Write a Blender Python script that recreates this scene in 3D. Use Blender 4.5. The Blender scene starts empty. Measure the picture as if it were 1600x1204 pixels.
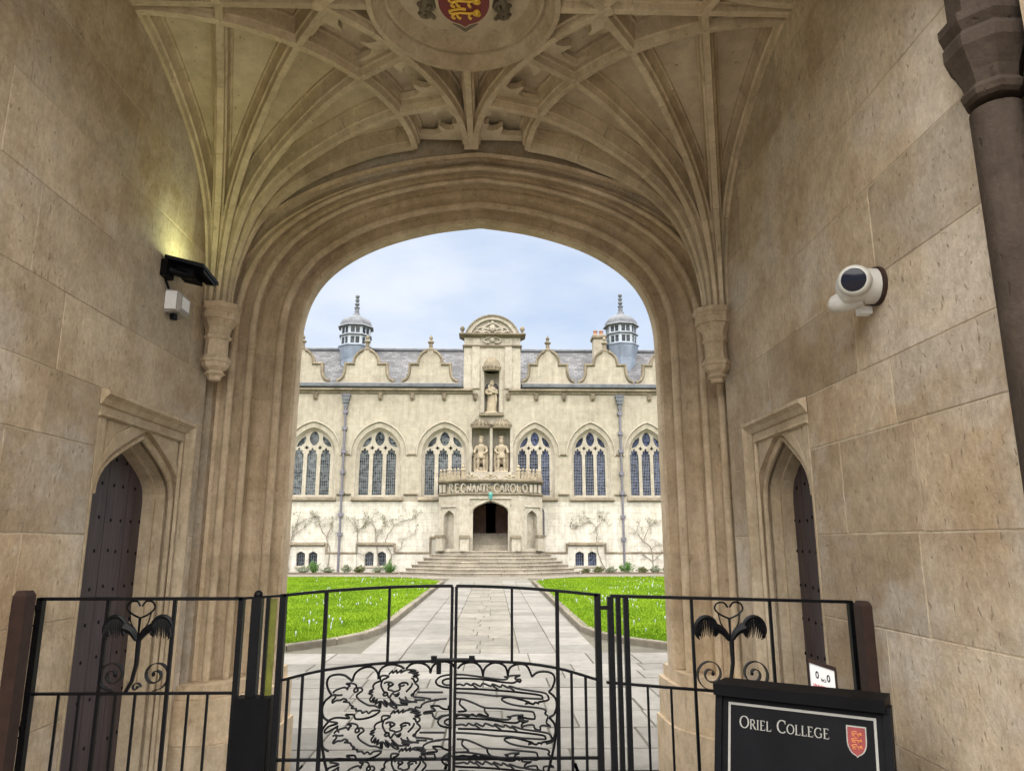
import bpy, math, random
from mathutils import Vector, Matrix, noise
from mathutils.geometry import tessellate_polygon
R = math.radians
rnd = random.Random(7)
scene = bpy.context.scene
col = scene.collection

# ------------------------------------------------------------------ camera, sky, sun, exposure
cam = bpy.data.cameras.new('camera'); camo = bpy.data.objects.new('camera', cam); col.objects.link(camo)
cam.sensor_fit = 'HORIZONTAL'; cam.sensor_width = 36.0; cam.lens = 36.0 * 1142.0 / 1600.0
cam.clip_start = 0.05; cam.clip_end = 2000
camo.location = (0.17, 0.0, 1.6)
camo.rotation_euler = (R(90 + 12.16), 0.0, R(-1.5))
scene.camera = camo
SUN_EL, SUN_AZ = 74.0, 184.0            # high overcast: the veiled sun spreads over a broad bright patch of cloud; azimuth from +Y clockwise
world = bpy.data.worlds.new('World'); scene.world = world; world.use_nodes = True
wn = world.node_tree.nodes; wl = world.node_tree.links; wn.clear()
wout = wn.new('ShaderNodeOutputWorld'); wbg = wn.new('ShaderNodeBackground'); wbg.inputs['Strength'].default_value = 0.1
sky = wn.new('ShaderNodeTexSky'); sky.sky_type = 'NISHITA'; sky.sun_disc = False
sky.sun_elevation = R(SUN_EL); sky.sun_rotation = R(SUN_AZ); sky.air_density = 1.0; sky.dust_density = 2.0
wtc = wn.new('ShaderNodeTexCoord'); wmp = wn.new('ShaderNodeMapping'); wmp.inputs['Scale'].default_value = (1.0, 1.0, 2.6)
wl.new(wtc.outputs['Generated'], wmp.inputs['Vector'])
wno = wn.new('ShaderNodeTexNoise'); wno.inputs['Scale'].default_value = 3.2; wno.inputs['Detail'].default_value = 8; wno.inputs['Roughness'].default_value = 0.55
wl.new(wmp.outputs['Vector'], wno.inputs['Vector'])
wrp = wn.new('ShaderNodeValToRGB'); wrp.color_ramp.elements[0].position = 0.33; wrp.color_ramp.elements[1].position = 0.66
wrp.color_ramp.elements[0].color = (2.0, 2.42, 3.1, 1); wrp.color_ramp.elements[1].color = (3.05, 3.2, 3.5, 1)
wl.new(wno.outputs['Fac'], wrp.inputs['Fac'])
wmx = wn.new('ShaderNodeMixRGB'); wmx.inputs['Fac'].default_value = 0.9
wl.new(sky.outputs['Color'], wmx.inputs['Color1']); wl.new(wrp.outputs['Color'], wmx.inputs['Color2'])
wl.new(wmx.outputs['Color'], wbg.inputs['Color']); wl.new(wbg.outputs['Background'], wout.inputs['Surface'])
sun = bpy.data.lights.new('sun', 'SUN'); sun.energy = 5.0; sun.angle = R(120); sun.color = (1.0, 0.95, 0.87)
suno = bpy.data.objects.new('sun', sun); col.objects.link(suno)
suno.rotation_euler = (R(90 - SUN_EL), 0, R(180 - SUN_AZ) + math.pi * 0)
_d = Vector((math.sin(R(SUN_AZ)) * math.cos(R(SUN_EL)), math.cos(R(SUN_AZ)) * math.cos(R(SUN_EL)), math.sin(R(SUN_EL))))
suno.rotation_euler = _d.to_track_quat('Z', 'Y').to_euler()
scene.view_settings.view_transform = 'Standard'; scene.view_settings.look = 'None'
scene.view_settings.gamma = 1.0; scene.view_settings.use_curve_mapping = False
scene.view_settings.exposure = 1.55
scene.render.engine = 'CYCLES'
scene.cycles.max_bounces = 7; scene.cycles.diffuse_bounces = 4; scene.cycles.glossy_bounces = 3; scene.cycles.transmission_bounces = 4
scene.cycles.use_denoising = True
scene.cycles.use_adaptive_sampling = True; scene.cycles.adaptive_threshold = 0.03

# ------------------------------------------------------------------ materials
MATS = {}
def newmat(name):
    m = bpy.data.materials.new(name); m.use_nodes = True
    nt = m.node_tree; b = nt.nodes['Principled BSDF']
    return m, nt, b
def N(nt, t, **kw):
    n = nt.nodes.new(t)
    for k, v in kw.items():
        if k in n.inputs: n.inputs[k].default_value = v
        else: setattr(n, k, v)
    return n
def ramp(nt, src, p0, c0, p1, c1):
    r = nt.nodes.new('ShaderNodeValToRGB'); e = r.color_ramp.elements
    e[0].position = p0; e[0].color = (*c0, 1) if len(c0) == 3 else c0
    e[1].position = p1; e[1].color = (*c1, 1) if len(c1) == 3 else c1
    nt.links.new(src, r.inputs['Fac']); return r.outputs['Color']
def mixc(nt, mode, fac, a, b):
    m = nt.nodes.new('ShaderNodeMixRGB'); m.blend_type = mode
    if isinstance(fac, (int, float)): m.inputs['Fac'].default_value = fac
    else: nt.links.new(fac, m.inputs['Fac'])
    for s, v in (('Color1', a), ('Color2', b)):
        if isinstance(v, tuple): m.inputs[s].default_value = (*v, 1)
        else: nt.links.new(v, m.inputs[s])
    return m.outputs['Color']
def pos(nt, scale=(1, 1, 1)):
    g = nt.nodes.new('ShaderNodeNewGeometry'); mp = nt.nodes.new('ShaderNodeMapping'); mp.inputs['Scale'].default_value = scale
    nt.links.new(g.outputs['Position'], mp.inputs['Vector']); return mp.outputs['Vector']
def noisen(nt, vec, scale, detail=6, rough=0.6):
    n = N(nt, 'ShaderNodeTexNoise', Scale=scale, Detail=detail, Roughness=rough); nt.links.new(vec, n.inputs['Vector']); return n.outputs['Fac']
def bump(nt, b, h, strength, dist):
    bp = N(nt, 'ShaderNodeBump', Strength=strength, Distance=dist); nt.links.new(h, bp.inputs['Height'])
    nt.links.new(bp.outputs['Normal'], b.inputs['Normal'])
def objrand(nt, lo, hi):
    oi = nt.nodes.new('ShaderNodeObjectInfo'); mr = N(nt, 'ShaderNodeMapRange'); mr.inputs['To Min'].default_value = lo; mr.inputs['To Max'].default_value = hi
    nt.links.new(oi.outputs['Random'], mr.inputs['Value']); return mr.outputs['Result']

def stone(name, c1, c2, dark, rough=0.9, pit=0.5, big=1.3, rv=(0.93, 1.07), bumpd=0.006, streak=0.25, brick=None, fine=45, fleck=(26, 26, 9), grain=0.0, pitlo=0.66, strk=(9, 9, 1.6), patch=None):
    m, nt, b = newmat(name)
    p = pos(nt)
    n1 = noisen(nt, p, big, 3, 0.6)
    c = ramp(nt, n1, 0.32, c1, 0.68, c2)
    if patch:
        c = mixc(nt, 'MIX', ramp(nt, noisen(nt, pos(nt, (1.0, 1.0, 1.3)), 1.1, 4, 0.7), 0.48, (0, 0, 0), 0.62, (0.75, 0.75, 0.75)), c, patch)
    n2 = noisen(nt, p, big * 6, 5, 0.7)
    c = mixc(nt, 'MULTIPLY', 0.75, c, ramp(nt, n2, 0.3, (0.72, 0.70, 0.66), 0.62, (1.08, 1.07, 1.05)))
    ps = pos(nt, strk); n3 = noisen(nt, ps, 1.6, 4, 0.65)
    c = mixc(nt, 'MULTIPLY', streak, c, ramp(nt, n3, 0.35, (0.55, 0.50, 0.44), 0.6, (1.05, 1.05, 1.05)))
    vp = pos(nt, fleck); n4 = noisen(nt, vp, 1.0, 2, 0.7)
    if grain:
        c = mixc(nt, 'MULTIPLY', grain, c, ramp(nt, noisen(nt, pos(nt, (1, 1, 0.6)), 48, 3, 0.75), 0.32, (0.62, 0.58, 0.52), 0.66, (1.18, 1.18, 1.18)))
    pm = ramp(nt, n4, pitlo, (0, 0, 0), pitlo + 0.08, (1, 1, 1))
    pmf = mixc(nt, 'MULTIPLY', 1.0, pm, (pit, pit, pit))
    c = mixc(nt, 'MIX', pmf, c, dark)
    h = mixc(nt, 'SUBTRACT', 0.8, noisen(nt, p, fine, 3, 0.7), pm)
    if brick:
        sep = nt.nodes.new('ShaderNodeSeparateXYZ'); nt.links.new(p, sep.inputs[0])
        cmb = nt.nodes.new('ShaderNodeCombineXYZ'); nt.links.new(sep.outputs['X'], cmb.inputs[0]); nt.links.new(sep.outputs['Z'], cmb.inputs[1])
        bt = N(nt, 'ShaderNodeTexBrick', Scale=1.0); bt.inputs['Brick Width'].default_value = brick[0]; bt.inputs['Row Height'].default_value = brick[1]
        bt.inputs['Mortar Size'].default_value = 0.012; bt.inputs['Mortar Smooth'].default_value = 0.3
        bt.inputs['Color1'].default_value = (0.93, 0.92, 0.90, 1); bt.inputs['Color2'].default_value = (1.06, 1.04, 1.0, 1); bt.inputs['Mortar'].default_value = (brick[2],) * 3 + (1,)
        nt.links.new(cmb.outputs[0], bt.inputs['Vector'])
        c = mixc(nt, 'MULTIPLY', 1.0, c, bt.outputs['Color'])
    hv = N(nt, 'ShaderNodeHueSaturation'); nt.links.new(c, hv.inputs['Color']); nt.links.new(objrand(nt, *rv), hv.inputs['Value'])
    nt.links.new(hv.outputs['Color'], b.inputs['Base Color'])
    b.inputs['Roughness'].default_value = rough; b.inputs['Specular IOR Level'].default_value = 0.25
    bump(nt, b, h, 0.7, bumpd)
    return m
M = {}
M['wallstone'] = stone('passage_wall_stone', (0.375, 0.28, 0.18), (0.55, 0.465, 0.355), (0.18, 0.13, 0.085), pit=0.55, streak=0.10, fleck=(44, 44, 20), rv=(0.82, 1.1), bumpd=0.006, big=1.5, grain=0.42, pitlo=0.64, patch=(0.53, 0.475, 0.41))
M['mortar'] = stone('passage_mortar', (0.40, 0.325, 0.23), (0.54, 0.465, 0.36), (0.2, 0.15, 0.10))
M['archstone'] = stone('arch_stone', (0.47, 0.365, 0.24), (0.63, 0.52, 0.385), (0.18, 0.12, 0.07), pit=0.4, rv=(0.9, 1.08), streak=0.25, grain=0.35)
M['respond'] = stone('shaded_respond_stone', (0.034, 0.025, 0.019), (0.068, 0.051, 0.04), (0.02, 0.015, 0.012), pit=0.5, streak=0.5, grain=0.4)  # shade on the unlit shaft and capital is put into this near-black colour
M['doorstone'] = stone('doorway_stone', (0.42, 0.33, 0.22), (0.56, 0.475, 0.36), (0.18, 0.13, 0.08), pit=0.4, streak=0.2, grain=0.35)
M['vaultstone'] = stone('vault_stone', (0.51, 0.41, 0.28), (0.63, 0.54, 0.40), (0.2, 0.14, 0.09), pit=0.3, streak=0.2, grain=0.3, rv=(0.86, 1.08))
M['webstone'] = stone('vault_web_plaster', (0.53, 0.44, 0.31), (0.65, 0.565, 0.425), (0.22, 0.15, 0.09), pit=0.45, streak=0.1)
M['facade'] = stone('facade_stone', (0.300, 0.276, 0.230), (0.356, 0.332, 0.281), (0.2275, 0.1911, 0.1365), pit=0.3, big=0.5, rv=(1, 1), strk=(3.2, 3.2, 0.28), streak=0.30, brick=(0.9, 0.38, 0.95), fine=20)
M['facadelow'] = stone('facade_lower_stone', (0.46, 0.4462, 0.4094), (0.5244, 0.5106, 0.4738), (0.2484, 0.2208, 0.1748), pit=0.3, big=0.6, rv=(1, 1), strk=(3.2, 3.2, 0.3), streak=0.4, brick=(0.8, 0.36, 0.74), fine=20)
M['trim'] = stone('dressed_trim_stone', (0.3185, 0.2912, 0.2412), (0.3731, 0.3458, 0.2958), (0.2184, 0.1729, 0.1183), pit=0.3, big=0.8, streak=0.35)
M['weathered'] = stone('weathered_coping_stone', (0.13, 0.11, 0.082), (0.25, 0.215, 0.16), (0.11, 0.09, 0.07), pit=0.8, big=1.2, streak=0.5)
M['statue'] = stone('statue_stone', (0.276, 0.23, 0.1656), (0.368, 0.3174, 0.2392), (0.138, 0.1656, 0.1196), pit=0.5, big=2)
M['stepstone'] = stone('step_stone', (0.215, 0.19, 0.153), (0.30, 0.27, 0.222), (0.225, 0.189, 0.144), pit=0.6, big=1.2, rv=(0.85, 1.1))
M['flag'] = stone('flagstone', (0.124, 0.1184, 0.1088), (0.168, 0.1608, 0.1472), (0.176, 0.16, 0.136), pit=0.4, big=0.7, rv=(0.82, 1.12), streak=0)
M['flagwarm'] = stone('warm_flagstone', (0.1184, 0.1104, 0.096), (0.16, 0.1488, 0.1296), (0.112, 0.096, 0.072), pit=0.4, big=0.9, rv=(0.82, 1.12), streak=0)
M['bed'] = stone('paving_joint_bed', (0.055, 0.05, 0.04), (0.09, 0.085, 0.065), (0.04, 0.06, 0.05), streak=0)
M['gravel'] = stone('pale_gravel', (0.1496, 0.1346, 0.1109), (0.2024, 0.1848, 0.154), (0.0968, 0.088, 0.0704), pit=0.6, big=0.5, streak=0)
M['kerb'] = stone('kerb_stone', (0.102, 0.08925, 0.0697), (0.1615, 0.1428, 0.1105), (0.119, 0.102, 0.0765), pit=0.7, streak=0, rv=(0.8, 1.15))
M['soil'] = stone('bed_soil', (0.09, 0.07, 0.05), (0.15, 0.12, 0.085), (0.05, 0.04, 0.03), streak=0)
def plain(name, c, rough=0.5, metal=0.0, spec=0.5, var=0.12, scale=12, bd=0.0):
    m, nt, b = newmat(name); p = pos(nt); n = noisen(nt, p, scale, 5, 0.65)
    cc = ramp(nt, n, 0.3, tuple(x * (1 - var) for x in c), 0.7, tuple(min(1, x * (1 + var)) for x in c))
    nt.links.new(cc, b.inputs['Base Color']); b.inputs['Roughness'].default_value = rough; b.inputs['Metallic'].default_value = metal
    b.inputs['Specular IOR Level'].default_value = spec
    if bd: bump(nt, b, noisen(nt, p, scale * 4, 4, 0.6), 0.6, bd)
    return m
M['iron'] = plain('black_wrought_iron', (0.004, 0.004, 0.005), 0.42, 0.0, 0.13, 0.3, 30, 0.0006)
M['rust'] = plain('brown_painted_timber', (0.03, 0.015, 0.011), 0.65, 0, 0.3, 0.3, 20, 0.001)
M['lead'] = plain('lead_sheet', (0.17, 0.205, 0.26), 0.55, 0.1, 0.5, 0.25, 2.2, 0.003)
M['leaddark'] = plain('weathered_lead', (0.085, 0.092, 0.104), 0.65, 0.05, 0.5, 0.35, 2.5, 0.003)
M['paleframe'] = plain('pale_painted_frame', (0.30, 0.335, 0.37), 0.5, 0, 0.4, 0.1)
M['pipe'] = plain('grey_lead_pipe', (0.13, 0.125, 0.15), 0.5, 0.3, 0.5, 0.25, 6)
M['came'] = plain('lead_came', (0.16, 0.17, 0.18), 0.6, 0.2, 0.4)
M['plastic'] = plain('white_plastic', (0.50, 0.485, 0.45), 0.45, 0, 0.5, 0.04)
M['greyplastic'] = plain('grey_plastic', (0.33, 0.31, 0.285), 0.5, 0, 0.5, 0.05)
M['lens'] = plain('black_lens_glass', (0.006, 0.006, 0.014), 0.12, 0, 0.25, 0.1)
M['blackpaint'] = plain('satin_black_board', (0.004, 0.004, 0.005), 0.5, 0, 0.07, 0.25, 8)
M['cream'] = plain('cream_sign_paint', (0.24, 0.235, 0.215), 0.5, 0, 0.4, 0.06)
M['red'] = plain('heraldic_red', (0.17, 0.016, 0.015), 0.5, 0, 0.4, 0.2, 40)
M['gold'] = plain('gold_paint', (0.75, 0.47, 0.05), 0.4, 0.1, 0.5, 0.15, 40)
M['orange'] = plain('faded_gold_print', (0.45, 0.16, 0.05), 0.5, 0, 0.4, 0.2, 40)
M['white'] = plain('white_card', (0.80, 0.80, 0.80), 0.5, 0, 0.4, 0.03)
M['ink'] = plain('black_ink', (0.02, 0.02, 0.03), 0.6, 0, 0.2)
M['redink'] = plain('red_ink', (0.50, 0.03, 0.06), 0.6, 0, 0.2)
M['copper'] = plain('verdigris_lantern', (0.07, 0.26, 0.235), 0.5, 0.1, 0.5, 0.2)
M['bark'] = plain('climber_bark', (0.19, 0.165, 0.135), 0.9, 0, 0.2, 0.3, 20)
M['leaf'] = plain('climber_leaf', (0.105, 0.115, 0.045), 0.7, 0, 0.3, 0.5, 9)
M['shrubleaf'] = plain('shrub_leaf', (0.07, 0.16, 0.03), 0.6, 0, 0.3, 0.45, 9)
M['greyleaf'] = plain('silver_leaf', (0.20, 0.22, 0.15), 0.7, 0, 0.3, 0.4, 9)
M['stem'] = plain('green_stem', (0.10, 0.14, 0.05), 0.7)
M['pot'] = plain('terracotta_pot', (0.30, 0.15, 0.09), 0.8, 0, 0.3, 0.25, 6)
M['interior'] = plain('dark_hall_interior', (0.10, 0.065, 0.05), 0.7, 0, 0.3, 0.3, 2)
M['innerwood'] = plain('red_brown_joinery', (0.16, 0.07, 0.045), 0.5, 0, 0.4, 0.3, 3)
M['petal'] = plain('crocus_petal', (0.45, 0.45, 0.60), 0.6, 0, 0.3, 0.1)
def woodmat(name, c1, c2, s=(14, 14, 1.2)):
    m, nt, b = newmat(name); p = pos(nt, s); n = noisen(nt, p, 2.2, 8, 0.65)
    c = ramp(nt, n, 0.3, c1, 0.7, c2); hv = N(nt, 'ShaderNodeHueSaturation'); nt.links.new(c, hv.inputs['Color']); nt.links.new(objrand(nt, 0.8, 1.2), hv.inputs['Value'])
    nt.links.new(hv.outputs['Color'], b.inputs['Base Color']); b.inputs['Roughness'].default_value = 0.55; b.inputs['Specular IOR Level'].default_value = 0.4
    bump(nt, b, n, 0.7, 0.004); return m
M['oak'] = woodmat('dark_oak', (0.030, 0.021, 0.024), (0.075, 0.054, 0.060))
M['gatewood'] = woodmat('brown_gate_oak', (0.022, 0.013, 0.010), (0.05, 0.03, 0.022))
def slate():
    m, nt, b = newmat('stone_slates'); p = pos(nt)
    sep = nt.nodes.new('ShaderNodeSeparateXYZ'); nt.links.new(p, sep.inputs[0])
    cmb = nt.nodes.new('ShaderNodeCombineXYZ'); nt.links.new(sep.outputs['X'], cmb.inputs[0]); nt.links.new(sep.outputs['Z'], cmb.inputs[1])
    bt = N(nt, 'ShaderNodeTexBrick', Scale=1.0); bt.inputs['Brick Width'].default_value = 0.34; bt.inputs['Row Height'].default_value = 0.17
    bt.inputs['Mortar Size'].default_value = 0.018; bt.inputs['Color1'].default_value = (0.036, 0.038, 0.044, 1); bt.inputs['Color2'].default_value = (0.105, 0.110, 0.120, 1); bt.inputs['Mortar'].default_value = (0.035, 0.035, 0.04, 1)
    nt.links.new(cmb.outputs[0], bt.inputs['Vector'])
    c = mixc(nt, 'MULTIPLY', 0.8, bt.outputs['Color'], ramp(nt, noisen(nt, p, 0.9, 6, 0.7), 0.3, (0.5, 0.48, 0.5), 0.65, (1.25, 1.2, 1.15)))
    nt.links.new(c, b.inputs['Base Color']); b.inputs['Roughness'].default_value = 0.7
    bump(nt, b, bt.outputs['Fac'], -0.8, 0.03); return m
M['slate'] = slate()
def glassm(name, c1, c2):
    m, nt, b = newmat(name); p = pos(nt); v = N(nt, 'ShaderNodeTexVoronoi', Scale=7.0); nt.links.new(p, v.inputs['Vector'])
    sp = nt.nodes.new('ShaderNodeSeparateColor'); nt.links.new(v.outputs['Color'], sp.inputs[0])
    c = ramp(nt, sp.outputs[0], 0.1, c1, 0.95, c2)
    hv = N(nt, 'ShaderNodeHueSaturation'); nt.links.new(c, hv.inputs['Color']); nt.links.new(objrand(nt, 0.55, 1.35), hv.inputs['Value'])
    nt.links.new(hv.outputs['Color'], b.inputs['Base Color']); b.inputs['Roughness'].default_value = 0.2; b.inputs['Specular IOR Level'].default_value = 0.22
    bump(nt, b, sp.outputs[1], 0.5, 0.01); return m
M['glassold'] = glassm('stained_leaded_glass', (0.012, 0.016, 0.02), (0.12, 0.13, 0.135))
M['glassblue'] = glassm('blue_leaded_glass', (0.008, 0.012, 0.03), (0.06, 0.07, 0.125))
M['glassdark'] = glassm('dark_cellar_glass', (0.02, 0.024, 0.03), (0.06, 0.065, 0.08))
def lawnm(name, c1, c2):
    m, nt, b = newmat(name); p = pos(nt)
    c = ramp(nt, noisen(nt, p, 0.6, 5, 0.65), 0.34, c1, 0.64, c2)
    c = mixc(nt, 'MULTIPLY', 0.6, c, ramp(nt, noisen(nt, p, 5, 5, 0.75), 0.3, (0.5, 0.6, 0.5), 0.68, (1.25, 1.12, 1.0)))
    nt.links.new(c, b.inputs['Base Color']); b.inputs['Roughness'].default_value = 0.85; b.inputs['Specular IOR Level'].default_value = 0.04
    bump(nt, b, noisen(nt, p, 30, 4, 0.7), 0.8, 0.02); return m
M['lawn'] = lawnm('lawn_turf', (0.0675, 0.126, 0.0063), (0.108, 0.18, 0.009))
M['blade'] = lawnm('grass_blade', (0.066, 0.132, 0.005), (0.138, 0.222, 0.012))
M['amber'] = plain('yellow_reflector_panel', (0.09, 0.095, 0.010), 0.35, 0, 0.4, 0.35, 25)
def emit(name, c, s):
    m, nt, b = newmat(name); b.inputs['Emission Color'].default_value = (*c, 1); b.inputs['Emission Strength'].default_value = s; return m
M['led'] = emit('led_lens', (1.0, 0.95, 0.6), 2.0)

# ------------------------------------------------------------------ mesh helpers
def catmull(pts, n=6):
    out = []; P = [Vector(p) for p in pts]
    for i in range(len(P) - 1):
        p0 = P[max(i - 1, 0)]; p1 = P[i]; p2 = P[i + 1]; p3 = P[min(i + 2, len(P) - 1)]
        for k in range(n):
            t = k / n
            out.append(0.5 * ((2 * p1) + (p2 - p0) * t + (2 * p0 - 5 * p1 + 4 * p2 - p3) * t * t + (3 * p1 - p0 - 3 * p2 + p3) * t ** 3))
    out.append(P[-1]); return out
class MB:
    def __init__(s): s.v = []; s.f = []
    def add(s, vs, fs):
        o = len(s.v); s.v += [tuple(v) for v in vs]; s.f += [tuple(i + o for i in f) for f in fs]; return s
    def box(s, x0, x1, y0, y1, z0, z1):
        return s.add([(x0, y0, z0), (x1, y0, z0), (x1, y1, z0), (x0, y1, z0), (x0, y0, z1), (x1, y0, z1), (x1, y1, z1), (x0, y1, z1)],
                     [(0, 3, 2, 1), (4, 5, 6, 7), (0, 1, 5, 4), (1, 2, 6, 5), (2, 3, 7, 6), (3, 0, 4, 7)])
    def slab(s, mp, u0, u1, v0, v1, w0, w1, c=0.004):
        # block with face at w0 (chamfered edge), back at w1; mp maps (u, v, w) to xyz
        vs = [mp(u0, v0, w1), mp(u1, v0, w1), mp(u1, v1, w1), mp(u0, v1, w1)]
        d = c if w1 > w0 else -c
        vs += [mp(u0, v0, w0 + d), mp(u1, v0, w0 + d), mp(u1, v1, w0 + d), mp(u0, v1, w0 + d)]
        vs += [mp(u0 + c, v0 + c, w0), mp(u1 - c, v0 + c, w0), mp(u1 - c, v1 - c, w0), mp(u0 + c, v1 - c, w0)]
        f = [(0, 1, 2, 3), (8, 9, 10, 11)]
        for a in (0, 4):
            for i in range(4): f.append((a + i, a + (i + 1) % 4, a + 4 + (i + 1) % 4, a + 4 + i))
        return s.add(vs, f)
    def plate(s, mp, outer, holes, w0, w1, back=True):
        loops = [outer] + list(holes)
        tris = tessellate_polygon([[Vector((p[0], p[1], 0)) for p in l] for l in loops])
        flat = [p for l in loops for p in l]; n = len(flat)
        vs = [mp(p[0], p[1], w0) for p in flat] + [mp(p[0], p[1], w1) for p in flat]
        f = [tuple(t) for t in tris]
        if back: f += [tuple(i + n for i in t) for t in tris]
        o = 0
        for l in loops:
            k = len(l)
            for i in range(k): f.append((o + i, o + (i + 1) % k, n + o + (i + 1) % k, n + o + i))
            o += k
        return s.add(vs, f)
    def loft(s, rings, closed=True, caps=True):
        k = len(rings[0]); vs = [p for r in rings for p in r]; f = []
        for i in range(len(rings) - 1):
            for j in range(k if closed else k - 1):
                a = i * k + j; b = i * k + (j + 1) % k
                f.append((a, b, b + k, a + k))
        if caps and closed:
            f.append(tuple(range(k - 1, -1, -1))); f.append(tuple(range((len(rings) - 1) * k, len(rings) * k)))
        return s.add(vs, f)
    def tube(s, pts, r, n=6, flat=None):
        P = [Vector(p) for p in pts]
        if len(P) < 2: return s
        rings = []; up = None
        for i, p in enumerate(P):
            t = (P[min(i + 1, len(P) - 1)] - P[max(i - 1, 0)])
            t = t.normalized() if t.length > 1e-9 else Vector((0, 0, 1))
            if up is None:
                up = Vector((0, 1, 0)) if abs(t.y) < 0.9 else Vector((1, 0, 0))
            a = t.cross(up); a = a.normalized() if a.length > 1e-6 else t.orthogonal().normalized()
            b = a.cross(t).normalized()
            up = b
            rr = r[i] if isinstance(r, (list, tuple)) else r
            rings.append([p + (a * math.cos(2 * math.pi * k / n + math.pi / n) + b * math.sin(2 * math.pi * k / n + math.pi / n)) * rr for k in range(n)])
        return s.loft(rings)
    def lathe(s, prof, c=(0, 0, 0), n=16, a0=0.0, sx=1.0, sy=1.0):
        rings = [[(c[0] + sx * r * math.cos(a0 + 2 * math.pi * k / n), c[1] + sy * r * math.sin(a0 + 2 * math.pi * k / n), c[2] + z) for k in range(n)] for r, z in prof]
        return s.loft(rings)
    def ball(s, c, r, n=12, m=8, sz=1.0, sy=1.0):
        pr = [(max(1e-4, r * math.sin(math.pi * i / m)), -r * sz * math.cos(math.pi * i / m)) for i in range(m + 1)]
        return s.lathe(pr, c, n, 0, 1.0, sy)
    def prism(s, poly, z0, z1):
        return s.loft([[(p[0], p[1], z0) for p in poly], [(p[0], p[1], z1) for p in poly]])
    def mesh(s, name, mat, smooth=False):
        me = bpy.data.meshes.new(name); me.from_pydata(s.v, [], s.f); me.materials.append(mat)
        if smooth:
            me.polygons.foreach_set('use_smooth', [True] * len(me.polygons))
            me.update(); me.set_sharp_from_angle(angle=R(38))
        me.update(); return me
    def build(s, name, mat, parent=None, smooth=False):
        return link(bpy.data.objects.new(name, s.mesh(name, mat, smooth)), parent)
def wloc(o):
    v = Vector((0, 0, 0))
    while o is not None: v = v + (o.location if o.type == 'EMPTY' else Vector((0, 0, 0))); o = None if o.type != 'EMPTY' else o.parent
    return v
BASE = {}
def link(o, parent=None, loc=None):
    col.objects.link(o)
    if parent is not None:
        o.parent = parent; o.matrix_parent_inverse = Matrix.Translation(-BASE.get(parent.name, Vector((0, 0, 0))))
    if loc is not None: o.location = loc
    return o
def empty(name, loc, parent=None):
    o = bpy.data.objects.new(name, None); o.empty_display_size = 0.2; col.objects.link(o)
    if parent is not None:
        o.parent = parent; o.matrix_parent_inverse = Matrix.Translation(-BASE.get(parent.name, Vector((0, 0, 0))))
    o.location = loc; BASE[o.name] = Vector(loc); return o
def tag(o, label=None, cat=None, group=None, kind=None):
    if label: o['label'] = label
    if cat: o['category'] = cat
    if group: o['group'] = group
    if kind: o['kind'] = kind
    return o
XZ = lambda u, v, w: (u, w, v)
def pointed(cx, hw, zs, za, n=10):
    # two-centred arch, from right springing over the apex to the left springing
    h = za - zs; r = (h * h + hw * hw) / (2 * hw); out = []
    a1 = math.atan2(h, r - hw)
    for i in range(n + 1):
        a = a1 * i / n; out.append((cx + (hw - r) + r * math.cos(a), zs + r * math.sin(a)))
    return out + [(2 * cx - x, z) for x, z in reversed(out[:-1])]
FOUR = [(1.0, 0.0), (0.985, 0.15), (0.94, 0.28), (0.865, 0.40), (0.74, 0.525), (0.56, 0.66), (0.36, 0.79), (0.17, 0.905), (0.0, 1.0)]
def four(cx, hw, zs, za, n=8):
    # four-centred (Tudor) arch, right to left
    pts = [(cx + hw * a, zs + (za - zs) * b) for a, b in FOUR]
    return pts + [(2 * cx - x, z) for x, z in reversed(pts[:-1])]
def archhole(cx, hw, z0, curve): return [(cx - hw, z0), (cx + hw, z0)] + curve

# ------------------------------------------------------------------ ground, paving, lawns
g = MB(); g.add([(-600, -600, -0.03), (600, -600, -0.03), (600, 600, -0.03), (-600, 600, -0.03)], [(0, 1, 2, 3)])
tag(g.build('ground', M['gravel']), kind='structure')
g = MB().box(-9, 9, 5.7, 36.6, -0.028, -0.008); tag(g.build('paving_bed', M['bed']), kind='structure')
g = MB().box(-2.4, 2.4, -3.0, 5.68, -0.028, 0.0); tag(g.build('passage_floor', M['flag']), kind='structure')
paving = empty('paving', (0, 9, 0)); tag(paving, kind='structure')
UP = lambda u, v, w: (u, v, w)
def flagstone(x0, x1, y0, y1, m):
    gp = rnd.uniform(0.006, 0.010); dz = rnd.uniform(-0.004, 0.004)
    MB().slab(UP, x0 + gp, x1 - gp, y0 + gp, y1 - gp, 0.004 + dz, -0.02, 0.006).build('flagstone', m, paving)
y = 5.70
while y < 11.3:
    d = rnd.uniform(0.5, 0.78); d = d if y + d < 11.0 else 11.45 - y
    x = -5.0 + rnd.uniform(-0.4, 0.3)
    while x < 5.0:
        w = rnd.uniform(0.62, 1.15)
        x1 = min(x + w, 5.2)
        if abs((x + x1) / 2) < 0.45 * y + 0.9: flagstone(x, x1, y, y + d, M['flag'])
        x = x1
    y += d
y = 11.45
while y < 32.0:
    d = rnd.uniform(0.36, 0.58); c = rnd.uniform(-0.2, 0.2)
    flagstone(-0.56, c, y, y + d, M['flagwarm']); flagstone(c, 0.58, y, y + d, M['flagwarm']); y += d
for xa, xb in ((-1.13, -0.56), (0.58, 1.13), (-1.78, -1.13), (1.13, 1.78)):
    y = 11.45
    while y < 32.0:
        d = rnd.uniform(0.6, 1.05); flagstone(xa, xb, y, y + d, M['flag']); y += d
MB().box(-1.78, 1.78, 32.0, 36.6, -0.02, 0.004).build('far_paving', M['flagwarm'], paving)
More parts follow.
